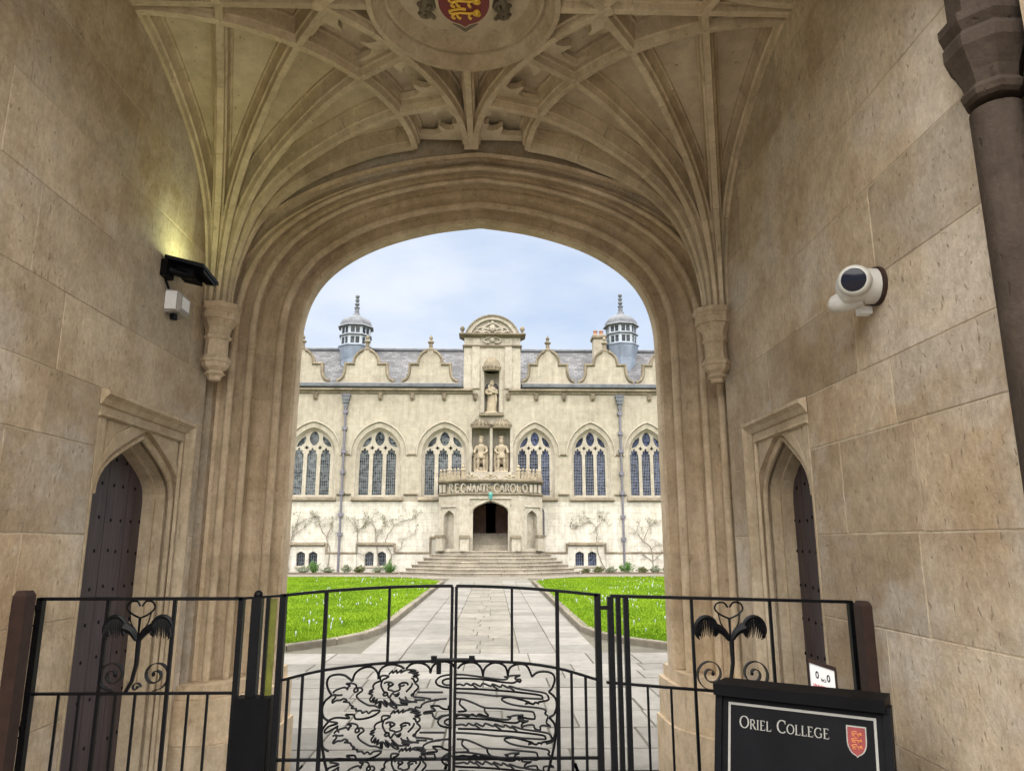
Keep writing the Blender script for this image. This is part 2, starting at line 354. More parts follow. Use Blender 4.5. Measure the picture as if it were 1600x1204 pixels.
for sx in (-1, 1):
    MB().add([(sx * 5, 5.7, -0.004), (sx * 9, 5.7, -0.004), (sx * 9, 11.6, -0.004), (sx * 5, 11.6, -0.004)], [(0, 1, 2, 3)]).build('side_paving', M['flag'], paving)
g = MB().box(-16, 16, 35.0, 41.0, -0.025, 0.002); tag(g.build('terrace_path', M['gravel']), kind='structure')
def lawn(sx, nm, lab):
    edge = [(1.84, 31.0), (1.84, 14.2), (2.0, 13.3), (2.35, 12.5), (2.95, 11.75), (3.4, 11.6), (16, 11.45)]
    far = [(16, 35.2), (5.6, 35.1), (3.6, 34.2), (2.4, 32.6)]
    poly = [(sx * x, y) for x, y in edge + far]
    o = MB().plate(UP, poly, [], 0.075, -0.02, back=False).build('lawn', M['lawn']); tag(o, kind='structure')
    ks = empty('lawn_kerb', (sx * 2.2, 12.8, 0)); tag(ks, kind='structure')
    dense = []
    loop = edge + far + [edge[0]]
    for (a, b) in zip(loop[:-1], loop[1:]):
        A = Vector((sx * a[0], a[1])); B = Vector((sx * b[0], b[1])); L = (B - A).length
        if A.x * sx > 14 and B.x * sx > 14: continue
        if A.y > 31 and B.y > 31 and A.x * sx > 10: continue
        n = max(1, round(L / 1.15)); dr = (B - A) / n; nr = Vector((-dr.y, dr.x)).normalized() * sx
        for i in range(n):
            p = A + dr * i; q = p + dr * (1 - 0.008 / dr.length * 1.0)
            if p.x * sx > 9.5: continue
            w = 0.13; h = 0.098 + rnd.uniform(-0.006, 0.006)
            c = [p + nr * 0, q, q - nr * -w, p - nr * -w]
            c = [p - nr * 0.02, q - nr * 0.02, q + nr * w, p + nr * w]
            ctr = sum(c, Vector((0, 0))) / 4
            top = [(ctr + (v - ctr) * 0.93).to_tuple() for v in c]
            MB().loft([[(v.x, v.y, -0.02) for v in c], [(v.x, v.y, h - 0.02) for v in c], [(v[0], v[1], h) for v in top]]).build('kerb_stone', M['kerb'], ks)
    # grass blades and crocuses
    def inside(x, y):
        r = False; n = len(poly); j = n - 1
        for i in range(n):
            if (poly[i][1] > y) != (poly[j][1] > y) and x < (poly[j][0] - poly[i][0]) * (y - poly[i][1]) / (poly[j][1] - poly[i][1]) + poly[i][0]: r = not r
            j = i
        return r
    vs = []; fs = []; k = 0
    while k < 70000:
        t = rnd.random(); y = 11.5 + 23.6 * t * t if rnd.random() < 0.6 else rnd.uniform(11.5, 35.1)
        x = sx * rnd.uniform(1.9, min(14, 2.4 + 0.36 * y))
        if not inside(x - sx * 0.04, y): continue
        a = rnd.uniform(0, 6.28); h = rnd.uniform(0.02, 0.055); w = rnd.uniform(0.003, 0.007) * (1 + y / 20); l = rnd.uniform(-0.02, 0.02)
        ca, sa = math.cos(a) * w, math.sin(a) * w; o = len(vs)
        vs += [(x - ca, y - sa, 0.07), (x + ca, y + sa, 0.07), (x + l, y + l * 0.7, 0.075 + h)]; fs.append((o, o + 1, o + 2)); k += 1
    gb = MB(); gb.v = vs; gb.f = fs
    tag(gb.build('grass', M['blade']), 'short bright green grass on the %s lawn' % nm, 'grass', kind='stuff')
    fl = MB(); n = 0
    spots = [(rnd.uniform(2.2, 8.5), rnd.uniform(12, 34)) for _ in range(70)] + lab
    while n < 140:
        cx, cy = spots[rnd.randrange(len(spots))]; x = sx * cx + rnd.gauss(0, 0.28); y = cy + rnd.gauss(0, 0.45)
        if not inside(x - sx * 0.1, y): continue
        h = rnd.uniform(0.05, 0.1); r = rnd.uniform(0.010, 0.018)
        fl.lathe([(0.003, 0), (0.003, h * 0.5), (r * 0.6, h * 0.6), (r, h), (r * 0.5, h * 1.02)], (x, y, 0.07), 5, rnd.random()); n += 1
    tag(fl.build('crocus_flowers', M['petal']), 'scattered pale lilac crocuses in the %s lawn' % nm, 'flowers', kind='stuff')
lawn(-1, 'left', [(3.6, 13.5), (3.2, 15), (4.5, 14.2), (4.0, 20), (3.0, 19.5)] * 5)
lawn(1, 'right', [(2.9, 20), (3.2, 21.5), (3.8, 20), (4.2, 18), (5, 22), (4.6, 26), (6, 27)] * 8)

# ------------------------------------------------------------------ gatehouse passage
HW = 1.77; YF = 4.85; YN = 1.99; YC = (YF + YN) / 2; ZR = 4.40; ZW = 4.555
gate = empty('gatehouse', (0, 3.4, 0))
tag(gate, 'stone gatehouse passage with fan vault framing the view of the quad', 'gatehouse')
# outer mass: walls behind the facing stones, roof over the vault, quad front
def solidwall(sx, y0, y1, holes):
    mp = lambda u, v, w: (sx * w, u, v)
    return MB().plate(mp, [(y0, 0), (y1, 0), (y1, 4.75), (y0, 4.75)], [], HW + 0.30, HW + 0.9)
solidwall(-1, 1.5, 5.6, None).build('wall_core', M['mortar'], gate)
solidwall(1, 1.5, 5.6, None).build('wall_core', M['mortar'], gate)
MB().box(-2.7, 2.7, 1.5, 5.6, 4.75, 4.88).build('upper_floor', M['mortar'], gate)
def curve_arch():
    half = [(1.37, 2.95), (1.352, 3.27), (1.265, 3.52), (1.09, 3.72), (0.80, 3.892), (0.40, 4.018), (0.0, 4.078)]
    c = catmull([(1.372, 2.6)] + half, 8)[8:]
    return [(p[0], p[1]) for p in c]
ACX = 0.06
ah = curve_arch()
outer_arch = [(ACX + x, z) for x, z in ah] + [(ACX - x, z) for x, z in reversed(ah[:-1])]
MB().plate(XZ, [(-3.2, 0), (3.2, 0), (3.2, 4.9), (-3.2, 4.9)], [[(ACX - 1.66, 0), (ACX + 1.66, 0)] + [(ACX + (x - ACX) * 1.2, z + 0.40) for x, z in outer_arch]], 5.64, 5.9).build('quad_front', M['facade'], gate)
MB().plate(XZ, [(-1.95, 0), (1.95, 0), (1.95, 4.75), (-1.95, 4.75)], [[(ACX - 1.56, 0), (ACX + 1.56, 0)] + [(ACX + (x - ACX) * 1.15, z + 0.22) for x, z in outer_arch]], 5.46, 5.6).build('arch_core', M['mortar'], gate)
# side walls of ashlar blocks
courses = [0.42, 0.40, 0.44, 0.38, 0.42, 0.40, 0.36, 0.40, 0.38, 0.42, 0.36, 0.40]
def sidewall(sx, y0, y1, hole):
    w = empty('side_wall', (sx * HW, (y0 + y1) / 2, 0), gate)
    mp = lambda u, v, ww: (sx * ww, u, v)
    mb = MB(); hl = [(hole[0], 0), (hole[1], 0), (hole[1], hole[2]), (hole[0], hole[2])]
    mb.plate(mp, [(y0, -0.01), (hole[0], -0.01), (hole[0], hole[2]), (hole[1], hole[2]), (hole[1], -0.01), (y1, -0.01), (y1, 4.6), (y0, 4.6)], [], HW + 0.0015, HW + 0.32)
    mb.build('mortar_bed', M['mortar'], w)
    z = 0.0
    for i, h in enumerate(courses):
        z1 = min(z + h, 4.6)
        segs = [(y0, y1)]
        if z < hole[2] - 0.02:
            z1 = min(z1, hole[2]) if z1 > hole[2] - 0.15 else z1
            segs = [(y0, hole[0]), (hole[1], y1)]
        for a, b in segs:
            y = a
            while y < b - 0.02:
                L = rnd.uniform(0.55, 1.05); e = y + L
                if b - e < 0.3: e = b
                e = min(e, b); gp = rnd.uniform(0.001, 0.0042)
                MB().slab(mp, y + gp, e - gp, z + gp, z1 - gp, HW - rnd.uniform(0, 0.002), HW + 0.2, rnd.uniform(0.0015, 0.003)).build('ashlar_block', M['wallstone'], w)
                y = e
        z = z1
        if z >= 4.59: break
sidewall(-1, 1.5, 4.88, (3.60, 4.69, 2.35)); sidewall(1, 2.15, 4.88, (3.63, 4.50, 2.33))
# side doorways
def doorway(sx, ya, yb, o0, o1, zt, name):
    d = empty('doorway', (sx * HW, (o0 + o1) / 2, 0), gate)
    mp = lambda u, v, w: (sx * w, u, v)
    c = (o0 + o1) / 2; hw = (o1 - o0) / 2
    def hole(e, zz=0): return archhole(c, hw + e, -0.005, fourp(c, hw + e, 1.84 + zz, 2.145 + e * 0.9 + zz))
    steps = [(0.085, HW - 0.004, HW + 0.03), (0.05, HW + 0.025, HW + 0.06), (0.02, HW + 0.055, HW + 0.12), (0.0, HW + 0.11, HW + 0.23)]
    for i, (e, w0, w1) in enumerate(steps):
        o = [(max(ya, o0 - 0.095) if i else ya, -0.008), (yb, -0.008), (yb, zt), (max(ya, o0 - 0.095) if i else ya, zt)]
        hh = hole(e)
        hh = [(max(u, o[0][0] + 0.012 + 0.002 * i), v) for u, v in hh]
        cuts = [hh]
        if i == 0:
            for sg in (-1, 1):
                ue = c + sg * (hw + 0.035)
                if sg < 0: ue = max(ue, ya + 0.04)
                tri = [(ue, zt - 0.115), (ue, 2.02), (c + sg * hw * 0.80, 2.155), (c + sg * hw * 0.36, zt - 0.115)]
                g_ = (sum(p[0] for p in tri) / 4, sum(p[1] for p in tri) / 4)
                cuts.append(tri)
                inn = [(g_[0] + (u - g_[0]) * 0.72, g_[1] + (v - g_[1]) * 0.72) for u, v in tri]
                MB().plate(mp, inn, [], w0 + 0.004, w1).build('spandrel_panel', M['doorstone'], d)
        MB().plate(mp, o, cuts, w0, w1).build('door_surround', M['doorstone'], d, False)
    # roll on the arris, label mould over the head and down the far side, sunk spandrels
    path = [(u, v) for u, v in hole(0.035)[2:]]
    path = [p for p in path if p[0] > ya + 0.03]
    pl = [(sx * (HW + 0.028), u, v) for u, v in ([(c + hw + 0.035, 0.05)] + path)]
    MB().tube(pl, 0.016, 8).build('roll_mould', M['doorstone'], d, True)
    lab = MB()
    prof = [(0, 0), (-0.055, 0.01), (-0.06, 0.03), (-0.03, 0.05), (-0.012, 0.075), (0, 0.08)]
    lp = [(ya - 0.02, zt - 0.075), (yb - 0.075, zt - 0.075), (yb - 0.075, 0.06)]
    rings = []
    for k, (u, v) in enumerate(lp):
        du, dv = ((0, 1), (1, 1), (1, 0))[k]
        rings.append([(sx * (HW - 0.006 + p[0] * 0.75), u + du * (0.08 - p[1]), v + dv * (0.08 - p[1])) for p in prof])
    lab.loft(rings); lab.build('label_mould', M['doorstone'], d)
    lab = MB(); rings = []
    for k, (u, v) in enumerate(lp):
        du, dv = ((0, 1), (1, 1), (1, 0))[k]
        rings.append([(sx * (HW - 0.004 - q[0]), u - du * q[1], v - dv * q[1]) for q in ((0, 0.035), (0.014, 0.04), (0.016, 0.052), (0, 0.06))])
    lab.loft(rings).build('inner_label_fillet', M['doorstone'], d)
    # door leaf of planks with studs
    lf = empty('plank_door', (sx * (HW + 0.2), c, 0), gate)
    n = 4; w = (hw * 2 + 0.1) / n
    def topz(u): 
        a = min(1.0, abs(u - c) / (hw + 0.06)); return 2.26 - 0.10 * a - 0.2 * a ** 6
    for i in range(n):
        u0 = c - hw - 0.05 + i * w; u1 = u0 + w - 0.006
        pts = [(u0, 0.012), (u1, 0.012)] + [(u1 + (u0 - u1) * t / 4, topz(u1 + (u0 - u1) * t / 4)) for t in range(5)]
        MB().plate(mp, pts, [], HW + 0.18, HW + 0.225).build('plank', M['oak'], lf)
    studm = MB().lathe([(0.012, 0), (0.009, 0.004), (0.003, 0.007)], (0, 0, 0), 8).mesh('stud', M['iron'], True)
    for zz in (0.35, 0.55, 0.8, 1.0, 1.18, 1.36, 1.55, 1.73, 1.92, 2.06):
        for i in range(n):
            for du in (0.28, 0.72):
                u = c - hw - 0.05 + (i + du) * w + rnd.uniform(-0.012, 0.012)
                if zz > topz(u) - 0.08: continue
                s = link(bpy.data.objects.new('stud', studm), lf, (sx * (HW + 0.181), u, zz + rnd.uniform(-0.012, 0.012)))
                s.rotation_euler = (0, R(-90 * sx), 0)
def fourp(cx, hw, zs, za): return four(cx, hw, zs, za, 9)
doorway(-1, 3.605, 4.685, 3.705, 4.53, 2.345, 'l'); doorway(1, 3.635, 4.495, 3.735, 4.33, 2.325, 'r')
# moulded far arch, stone by stone
def splay(s_, h_):
    h_ = h_ * 0.8 if h_ < 0 else h_
    # point on the splay from the reveal corner (0, 5.37) to the wall corner (0.46, 4.86), h_ proud of it
    return (0.46 * s_ / 0.687 - 0.742 * h_, 5.37 - 0.51 * s_ / 0.687 - 0.670 * h_)
def rollpts(c, r): return [splay(c - r * math.cos(R(a)), r * math.sin(R(a))) for a in range(-30, 211, 24)]
prof = [(0.10, 5.66), (0.10, 5.53), (0.01, 5.515), (0, 5.50)] + [splay(*q) for q in ((0, 0), (0.025, -0.004), (0.032, -0.035), (0.06, -0.085), (0.09, -0.085), (0.113, -0.045))] + rollpts(0.147, 0.030) \
     + [splay(*q) for q in ((0.182, -0.04), (0.188, -0.08), (0.21, -0.118), (0.245, -0.13), (0.262, -0.125), (0.27, -0.108), (0.279, -0.128), (0.31, -0.12), (0.335, -0.085), (0.346, -0.04))] + rollpts(0.375, 0.025) \
     + [splay(*q) for q in ((0.405, -0.04), (0.410, -0.07), (0.430, -0.098), (0.455, -0.095), (0.475, -0.06), (0.482, -0.03))] + rollpts(0.51, 0.025) \
     + [splay(*q) for q in ((0.540, -0.04), (0.545, -0.07), (0.575, -0.095), (0.63, -0.09), (0.687, -0.07))] + [(0.52, 5.0), (0.52, 5.3), (0.2, 5.66)]
arch = empty('arch', (ACX, 5.2, 0), gate)
def sweep_stone(samples, name='arch_stone'):
    rings = []
    for (x, z, nx, nz) in samples:
        rg = []
        for d, y in prof:
            f = 1.0 - min(0.35, max(0.0, (d - 0.08) * 0.95)) * max(0, nz) ** 2; rg.append((x + nx * d * f, y, z + nz * d * f))
        rings.append(rg)
    MB().loft(rings).build(name, M['archstone'], arch, True)
for sx in (-1, 1):
    zj = [0.74, 1.10, 1.52, 1.90, 2.28, 2.62, 2.95]
    for a, b in zip(zj[:-1], zj[1:]):
        sweep_stone([(ACX + sx * 1.37, a + 0.0015, sx, 0), (ACX + sx * 1.37, b - 0.0015, sx, 0)])
    # plinth
    for (k, (e, z0, z1)) in enumerate(((0.06, 0.0, 0.40), (0.035, 0.402, 0.66), (0.0, 0.662, 0.74))):
        base = [(-e, 5.66), (-e, 5.40), (0.02 - e, 5.20), (0.17 - e, 4.97 - e), (0.30 - e, 4.84 - e * 0.6), (0.475, 4.84 - e * 0.6), (0.475, 5.3), (0.2, 5.66)]
        MB().prism([(ACX + sx * (1.37 + d), y) for d, y in base], z0, z1).build('plinth_stone', M['archstone'], arch)
dens = []
for i in range(len(outer_arch)):
    a = Vector(outer_arch[max(i - 1, 0)]); b = Vector(outer_arch[min(i + 1, len(outer_arch) - 1)]); t = (b - a).normalized()
    dens.append((outer_arch[i][0], outer_arch[i][1], t.y, -t.x))
dens[0] = (dens[0][0], dens[0][1], 1, 0); dens[-1] = (dens[-1][0], dens[-1][1], -1, 0)
NV = 17; npt = len(dens)
fk = lambda d, nz: 1.0 - min(0.35, max(0.0, (d - 0.08) * 0.95)) * max(0, nz) ** 2
ho = [(x + nx * 0.43 * fk(0.43, nz), z + nz * 0.43 * fk(0.43, nz)) for x, z, nx, nz in dens]
MB().plate(XZ, [(-2.05, -0.01), (2.05, -0.01), (2.05, 4.75), (-2.05, 4.75)], [[(ho[-1][0], 0.0), (ho[0][0], 0.0)] + ho], 4.935, 5.0).build('arch_spandrel', M['wallstone'], gate)
S = [0]
for p, q in zip(dens[:-1], dens[1:]): S.append(S[-1] + math.hypot(q[0] - p[0], q[1] - p[1]))
def at(s):
    for i in range(npt - 1):
        if s <= S[i + 1] + 1e-9:
            t = (s - S[i]) / max(1e-9, S[i + 1] - S[i]); p, q = dens[i], dens[i + 1]
            v = [p[k] + (q[k] - p[k]) * t for k in range(4)]; l = math.hypot(v[2], v[3]); return (v[0], v[1], v[2] / l, v[3] / l)
    return dens[-1]
for i in range(NV):
    s0 = S[-1] * i / NV + 0.0010; s1 = S[-1] * (i + 1) / NV - 0.0010
    sweep_stone([at(s0 + (s1 - s0) * k / 7) for k in range(8)])
mort = [(x, z, nx, nz) for x, z, nx, nz in [(ACX + 1.37, 0.75, 1, 0)] + dens + [(ACX - 1.37, 0.75, -1, 0)]]
rings = []
for x, z, nx, nz in mort: rings.append([(x + nx * (d + 0.005) * fk(d, nz), y + 0.005, z + nz * (d + 0.005) * fk(d, nz)) for d, y in prof])
MB().loft(rings).build('mortar_core', M['mortar'], arch, True)
# fan vault
vault = empty('vault', (0, YC, ZR), gate)
zprof = catmull([(0.135, 3.12), (0.15, 3.35), (0.20, 3.58), (0.30, 3.82), (0.47, 4.02), (0.69, 4.17), (1.0, 4.31), (1.2, 4.37), (1.36, 4.40)], 4)
zprof = [(p[0], p[1]) for p in zprof]
RIB = [(-0.066, 0.17), (-0.060, 0.135), (-0.050, 0.13), (-0.040, 0.105), (-0.037, 0.06), (-0.037, 0.045), (-0.026, 0.038), (-0.022, 0.012), (-0.020, 0.0), (0.020, 0.0), (0.022, 0.012), (0.026, 0.038), (0.037, 0.045), (0.037, 0.06), (0.040, 0.105), (0.050, 0.13), (0.060, 0.135), (0.066, 0.17)]
def pnorm(i):
    a = zprof[max(i - 1, 0)]; b = zprof[min(i + 1, len(zprof) - 1)]; t = Vector((b[0] - a[0], b[1] - a[1])).normalized()
    return Vector((-t.y, t.x))           # towards the web
def flatrib(pts, nrm, name='rib', z=ZR, k=1.0, step=None):
    rings = []
    for (x, y), (nx, ny) in zip(pts, nrm):
        rings.append([(x + nx * b * k, y + ny * b * k, z + n) for b, n in RIB])
    step = step or len(rings); i0 = 0
    while i0 < len(rings) - 1:
        i1 = min(len(rings) - 1, i0 + step); seg = [list(r) for r in rings[i0:i1 + 1]]
        if i1 < len(rings) - 1: seg[-1] = [tuple(Vector(p).lerp(Vector(q), 0.05)) for p, q in zip(seg[-1], seg[-2])]
        MB().loft(seg).build(name, M['vaultstone'], vault, True); i0 = i1
for sx in (-1, 1):
    for cy, sy in ((YF, -1), (YN, 1)):
        fp = lambda r, th, z, sx=sx, cy=cy, sy=sy: (sx * (HW - r * math.cos(th)), cy + sy * r * math.sin(th), z)
        for k in range(6):
            th = R(18 * k); dx, dy = -sx * math.cos(th), sy * math.sin(th); bx, by = sx * math.sin(th), sy * math.cos(th)
            rings = []
            for i, (r, z) in enumerate(zprof):
                if sy > 0 and z < 3.7: continue
                n = pnorm(i); kk = min(1.0, 0.50 + 0.5 * i / 12)
                rings.append([(sx * HW + dx * (r + n.x * q) + bx * b * kk, cy + dy * (r + n.x * q) + by * b * kk, z + n.y * q) for b, q in RIB])
            i0 = 0
            while i0 < len(rings) - 1:
                i1 = min(len(rings) - 1, i0 + rnd.choice((5, 6, 7)))
                if len(rings) - 1 - i1 < 3: i1 = len(rings) - 1
                seg = [list(r) for r in rings[i0:i1 + 1]]
                if i1 < len(rings) - 1:
                    seg[-1] = [tuple(Vector(p).lerp(Vector(q), 0.03)) for p, q in zip(seg[-1], seg[-2])]
                MB().loft(seg).build('rib_stone', M['vaultstone'], vault, True); i0 = i1
        web = MB(); rings = []
        for i, (r, z) in enumerate(zprof):
            if sy > 0 and z < 3.7: continue
            n = pnorm(i); rr = max(0.02, r + n.x * 0.15); rings.append([fp(rr, R(90 * j / 36), z + n.y * 0.15) for j in range(37)])
        web.loft(rings, closed=False, caps=False); web.build('fan_web', M['webstone'], vault, True)
        for rad, t1 in ((1.36, 90), (1.74, 55.2)):
            ths = [R(t1 * j / 30) for j in range(31)]
            flatrib([fp(rad, t, 0)[:2] for t in ths], [(-sx * math.cos(t), sy * math.sin(t)) for t in ths], 'ring_rib', step=6)
        for t, r1 in ((18, 1.73), (36, 1.73), (54, 1.73), (72, 1.50)):
            th = R(t); pts = [fp(1.37 + (r1 - 1.37) * j / 3, th, 0)[:2] for j in range(4)]
            flatrib(pts, [(sx * math.sin(th), sy * math.cos(th))] * 4, 'radial_rib', ZR + 0.002)
        for t0 in (0, 18, 36):
            # cusped tracery panel between the two rings
            def mp(s, t, w, t0=t0): 
                th = R(t0 + 9 + 9 * s); return fp(1.36 + 0.38 * t, th, w)
            hole = [(-0.70, 0.12), (0.70, 0.12), (0.72, 0.40), (0.62, 0.52), (0.30, 0.50), (0.26, 0.54), (0.42, 0.60), (0.50, 0.70), (0.44, 0.80), (0.16, 0.78), (0.20, 0.84), (0.0, 0.93),
                    (-0.20, 0.84), (-0.16, 0.78), (-0.44, 0.80), (-0.50, 0.70), (-0.42, 0.60), (-0.26, 0.54), (-0.30, 0.50), (-0.62, 0.52), (-0.72, 0.40)]
            out = [(-1, 0), (0, 0), (1, 0), (1, 1), (0, 1), (-1, 1)]
            MB().plate(mp, out, [hole], ZR + 0.075, ZR + 0.12, back=False).build('cusped_panel', M['webstone'], vault)
MB().box(-HW - 0.02, HW + 0.02, YN - 0.02, YF + 0.05, ZW, ZW + 0.1).build('flat_web', M['webstone'], vault)
for s in (-1, 1):
    flatrib([(s * x, YC) for x in (0.49, 0.9, 1.35, 1.77)], [(0, 1)] * 4, 'ridge_rib', ZR + 0.003)
    flatrib([(0, YC + s * y) for y in (0.49, 0.8, 1.1, 1.43)], [(1, 0)] * 4, 'ridge_rib', ZR + 0.003)
ring = MB(); 
ring.loft([[(r * math.cos(2 * math.pi * k / 64), YC + r * math.sin(2 * math.pi * k / 64), z) for k in range(64)] for r, z in
           ((0.54, ZW), (0.535, ZR + 0.03), (0.52, ZR - 0.006), (0.492, ZR - 0.008), (0.486, ZR + 0.012), (0.476, ZR + 0.05), (0.455, ZR + 0.075), (0.437, ZR + 0.08), (0.434, ZR + 0.055), (0.415, ZR + 0.052), (0.408, ZR + 0.07), (0.395, ZR + 0.105), (0.37, ZR + 0.125), (0.365, ZW + 0.03))], caps=False)
ring.build('boss_ring', M['vaultstone'], vault, True)
MB().lathe([(0.40, 0.0), (0.40, 0.03)], (0, YC, ZR + 0.125), 48).build('boss_disc', M['webstone'], vault)
def shieldpoly(w, h, n=8):
    p = [(-w, h * 0.5), (w, h * 0.5), (w, 0.0)]
    p += [(w * math.cos(t), -h * 0.5 * math.sin(t) ** 1.0) for t in [math.pi / 2 * k / n for k in range(1, n)]] + [(0, -h * 0.56)]
    return p + [(-x, z) for x, z in reversed(p[3:-1])] + [(-w, 0.0)]
UPS = lambda u, v, w: (u, YC + 0.0 - v, w)
MB().plate(UPS, shieldpoly(0.155, 0.36), [], ZR + 0.045, ZR + 0.126).build('shield_border', M['webstone'], vault)
MB().plate(UPS, shieldpoly(0.137, 0.325), [], ZR + 0.036, ZR + 0.05).build('shield', M['red'], vault)
def lionsmall(mp, cx, cy, s, r, mat, parent, name='lion_relief'):
    mb = MB()
    strokes = [[(-0.75, 0.0), (-0.3, 0.12), (0.3, 0.08), (0.7, 0.12)], [(-0.75, 0.0), (-0.95, 0.25), (-0.6, 0.4), (-0.2, 0.5), (0.1, 0.42)], [(0.65, 0.2), (0.85, 0.35), (0.95, 0.15), (0.75, 0.05)],
               [(-0.65, 0.0), (-0.8, -0.25), (-0.6, -0.4)], [(-0.5, 0.0), (-0.4, -0.25), (-0.25, -0.4)], [(0.35, 0.0), (0.3, -0.25), (0.45, -0.4)], [(0.6, 0.0), (0.9, -0.12), (1.0, 0.05)]]
    for st in strokes:
        pts = [mp(cx + p[0] * s, cy + p[1] * s, 0) for p in catmull([(a, b, 0) for a, b in st], 3)]
        mb.tube(pts, r, 5)
    mb.ball(mp(cx + 0.8 * s, cy + 0.2 * s, 0), r * 2.2, 8, 6)
    mb.build(name, mat, parent, True)
for i, v in enumerate((0.105, 0.015, -0.075)):
    lionsmall(lambda u, w, q: (u, YC - w, ZR + 0.032), 0.0, v, 0.085, 0.008, M['gold'], vault)
for sg in (-1, 1):
    c = MB()
    for (ox, oy, rr) in ((0.20, 0.05, 0.05), (0.215, 0.12, 0.035), (0.20, -0.08, 0.045)):
        sp = [(sg * (ox + rr * (1 - t / 16) * math.cos(t * 0.75)), YC + oy + rr * (1 - t / 16) * math.sin(t * 0.75), ZR + 0.075 - 0.02 * t / 14) for t in range(15)]
        c.tube(sp, 0.014, 6)
    c.tube([(sg * 0.16, YC - 0.16, ZR + 0.08), (sg * 0.2, YC - 0.02, ZR + 0.07), (sg * 0.23, YC + 0.08, ZR + 0.07), (sg * 0.17, YC + 0.17, ZR + 0.08)], [0.015, 0.022, 0.022, 0.012], 6)
    c.build('strapwork_scroll', M['weathered'], vault, True)
MB().plate(UPS, [(-0.07, -0.19), (0.07, -0.19), (0.045, -0.215), (0.0, -0.255), (-0.045, -0.215)], [], ZR + 0.06, ZR + 0.126).build('pendant', M['weathered'], vault)
for s in (-1, 1): MB().lathe([(0.03, 0.0), (0.034, 0.01), (0.04, 0.12)], (s * (HW - 0.992), YC, ZR - 0.004), 12).build('node_stone', M['vaultstone'], vault, True)
# corbels in the far corners
for sx in (-1, 1):
    for cy, sy in ((YF, -1),):
        pr = [(0.02, -0.52), (0.045, -0.515), (0.055, -0.49), (0.08, -0.475), (0.06, -0.455), (0.095, -0.43), (0.105, -0.40), (0.115, -0.395), (0.115, -0.375), (0.088, -0.345), (0.085, -0.245), (0.10, -0.235), (0.105, -0.22), (0.09, -0.205),
              (0.10, -0.16), (0.135, -0.115), (0.15, -0.11), (0.15, -0.07), (0.14, -0.06), (0.15, -0.045), (0.165, -0.035), (0.165, -0.005), (0.155, 0.0)]
        MB().lathe([(r * 0.86, z) for r, z in pr], (sx * (HW - 0.085), cy + sy * 0.065, 3.17), 8, R(22.5)).build('corbel', M['archstone'], gate)
# street side: unseen near arch wall, added and sized to limit street light
MB().plate(XZ, [(-2.6, 0), (2.6, 0), (2.6, 4.75), (-2.6, 4.75)], [archhole(0, 1.80, 0.003, four(0, 1.80, 4.0, 4.65))], 1.5, 1.93).build('added_unseen_street_arch', M['archstone'], gate)

# ------------------------------------------------------------------ hall range across the quad
Y0 = 41.0
hall = empty('hall_range', (0.05, Y0, 0)); tag(hall, 'long cream stone college range with shaped gables, traceried windows and twin cupolas', 'building')
WIN = [(-13.6, 1.0), (-9.9, 1.0), (-6.22, 1.0), (-2.55, 1.0), (2.55, 0.87), (5.70, 0.87), (8.92, 0.87), (12.1, 0.87)]
LOW = [(-10.23, -9.57), (-6.52, -5.85), (4.95, 5.645), (-13.95, -13.3), (11.6, 12.3)]
def winhole(c, k): return archhole(c, 1.27 * k, 4.10, pointed(c, 1.27 * k, 6.45, 7.98 , 10))
holes = [winhole(c, k) for c, k in WIN]
for a, b in LOW:
    for c in (a, b): pass
lowholes = []
for a, b in LOW:
    for c in (a, b): lowholes.append(archhole(c, 0.235, 0.40, four(c, 0.235, 0.98, 1.165, 5)))
niche_u = [(-0.34, 8.78), (0.50, 8.78), (0.50, 10.2), (-0.34, 10.2)]
niche_k = [(-1.02, 5.45), (1.14, 5.45), (1.14, 7.95), (-1.02, 7.95)]
upper = [(-17, 3.85), (17, 3.85), (17, 10.2), (0.50, 10.2), (0.50, 8.78), (-0.34, 8.78), (-0.34, 10.2), (-17, 10.2)]
MB().plate(XZ, upper, holes + [niche_k], Y0, Y0 + 0.7).build('wall', M['facade'], hall)
MB().plate(XZ, [(-17, 0), (-1.2, 0), (-1.2, 3.80), (1.3, 3.80), (1.3, 0), (17, 0), (17, 3.848), (-17, 3.848)], lowholes, Y0 + 0.004, Y0 + 0.7).build('lower_wall', M['facadelow'], hall)
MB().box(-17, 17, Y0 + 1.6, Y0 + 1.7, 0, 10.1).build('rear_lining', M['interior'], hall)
def sweep2(path, sect, y, closed=False):
    # sect: (outward offset, y offset) swept along an xz path
    rings = []; n = len(path)
    for i in range(n):
        a = Vector(path[max(i - 1, 0)]); b = Vector(path[min(i + 1, n - 1)]); t = (b - a).normalized(); nx, nz = t.y, -t.x
        rings.append([(path[i][0] + nx * o, y + dy, path[i][1] + nz * o) for o, dy in sect])
    return MB().loft(rings)
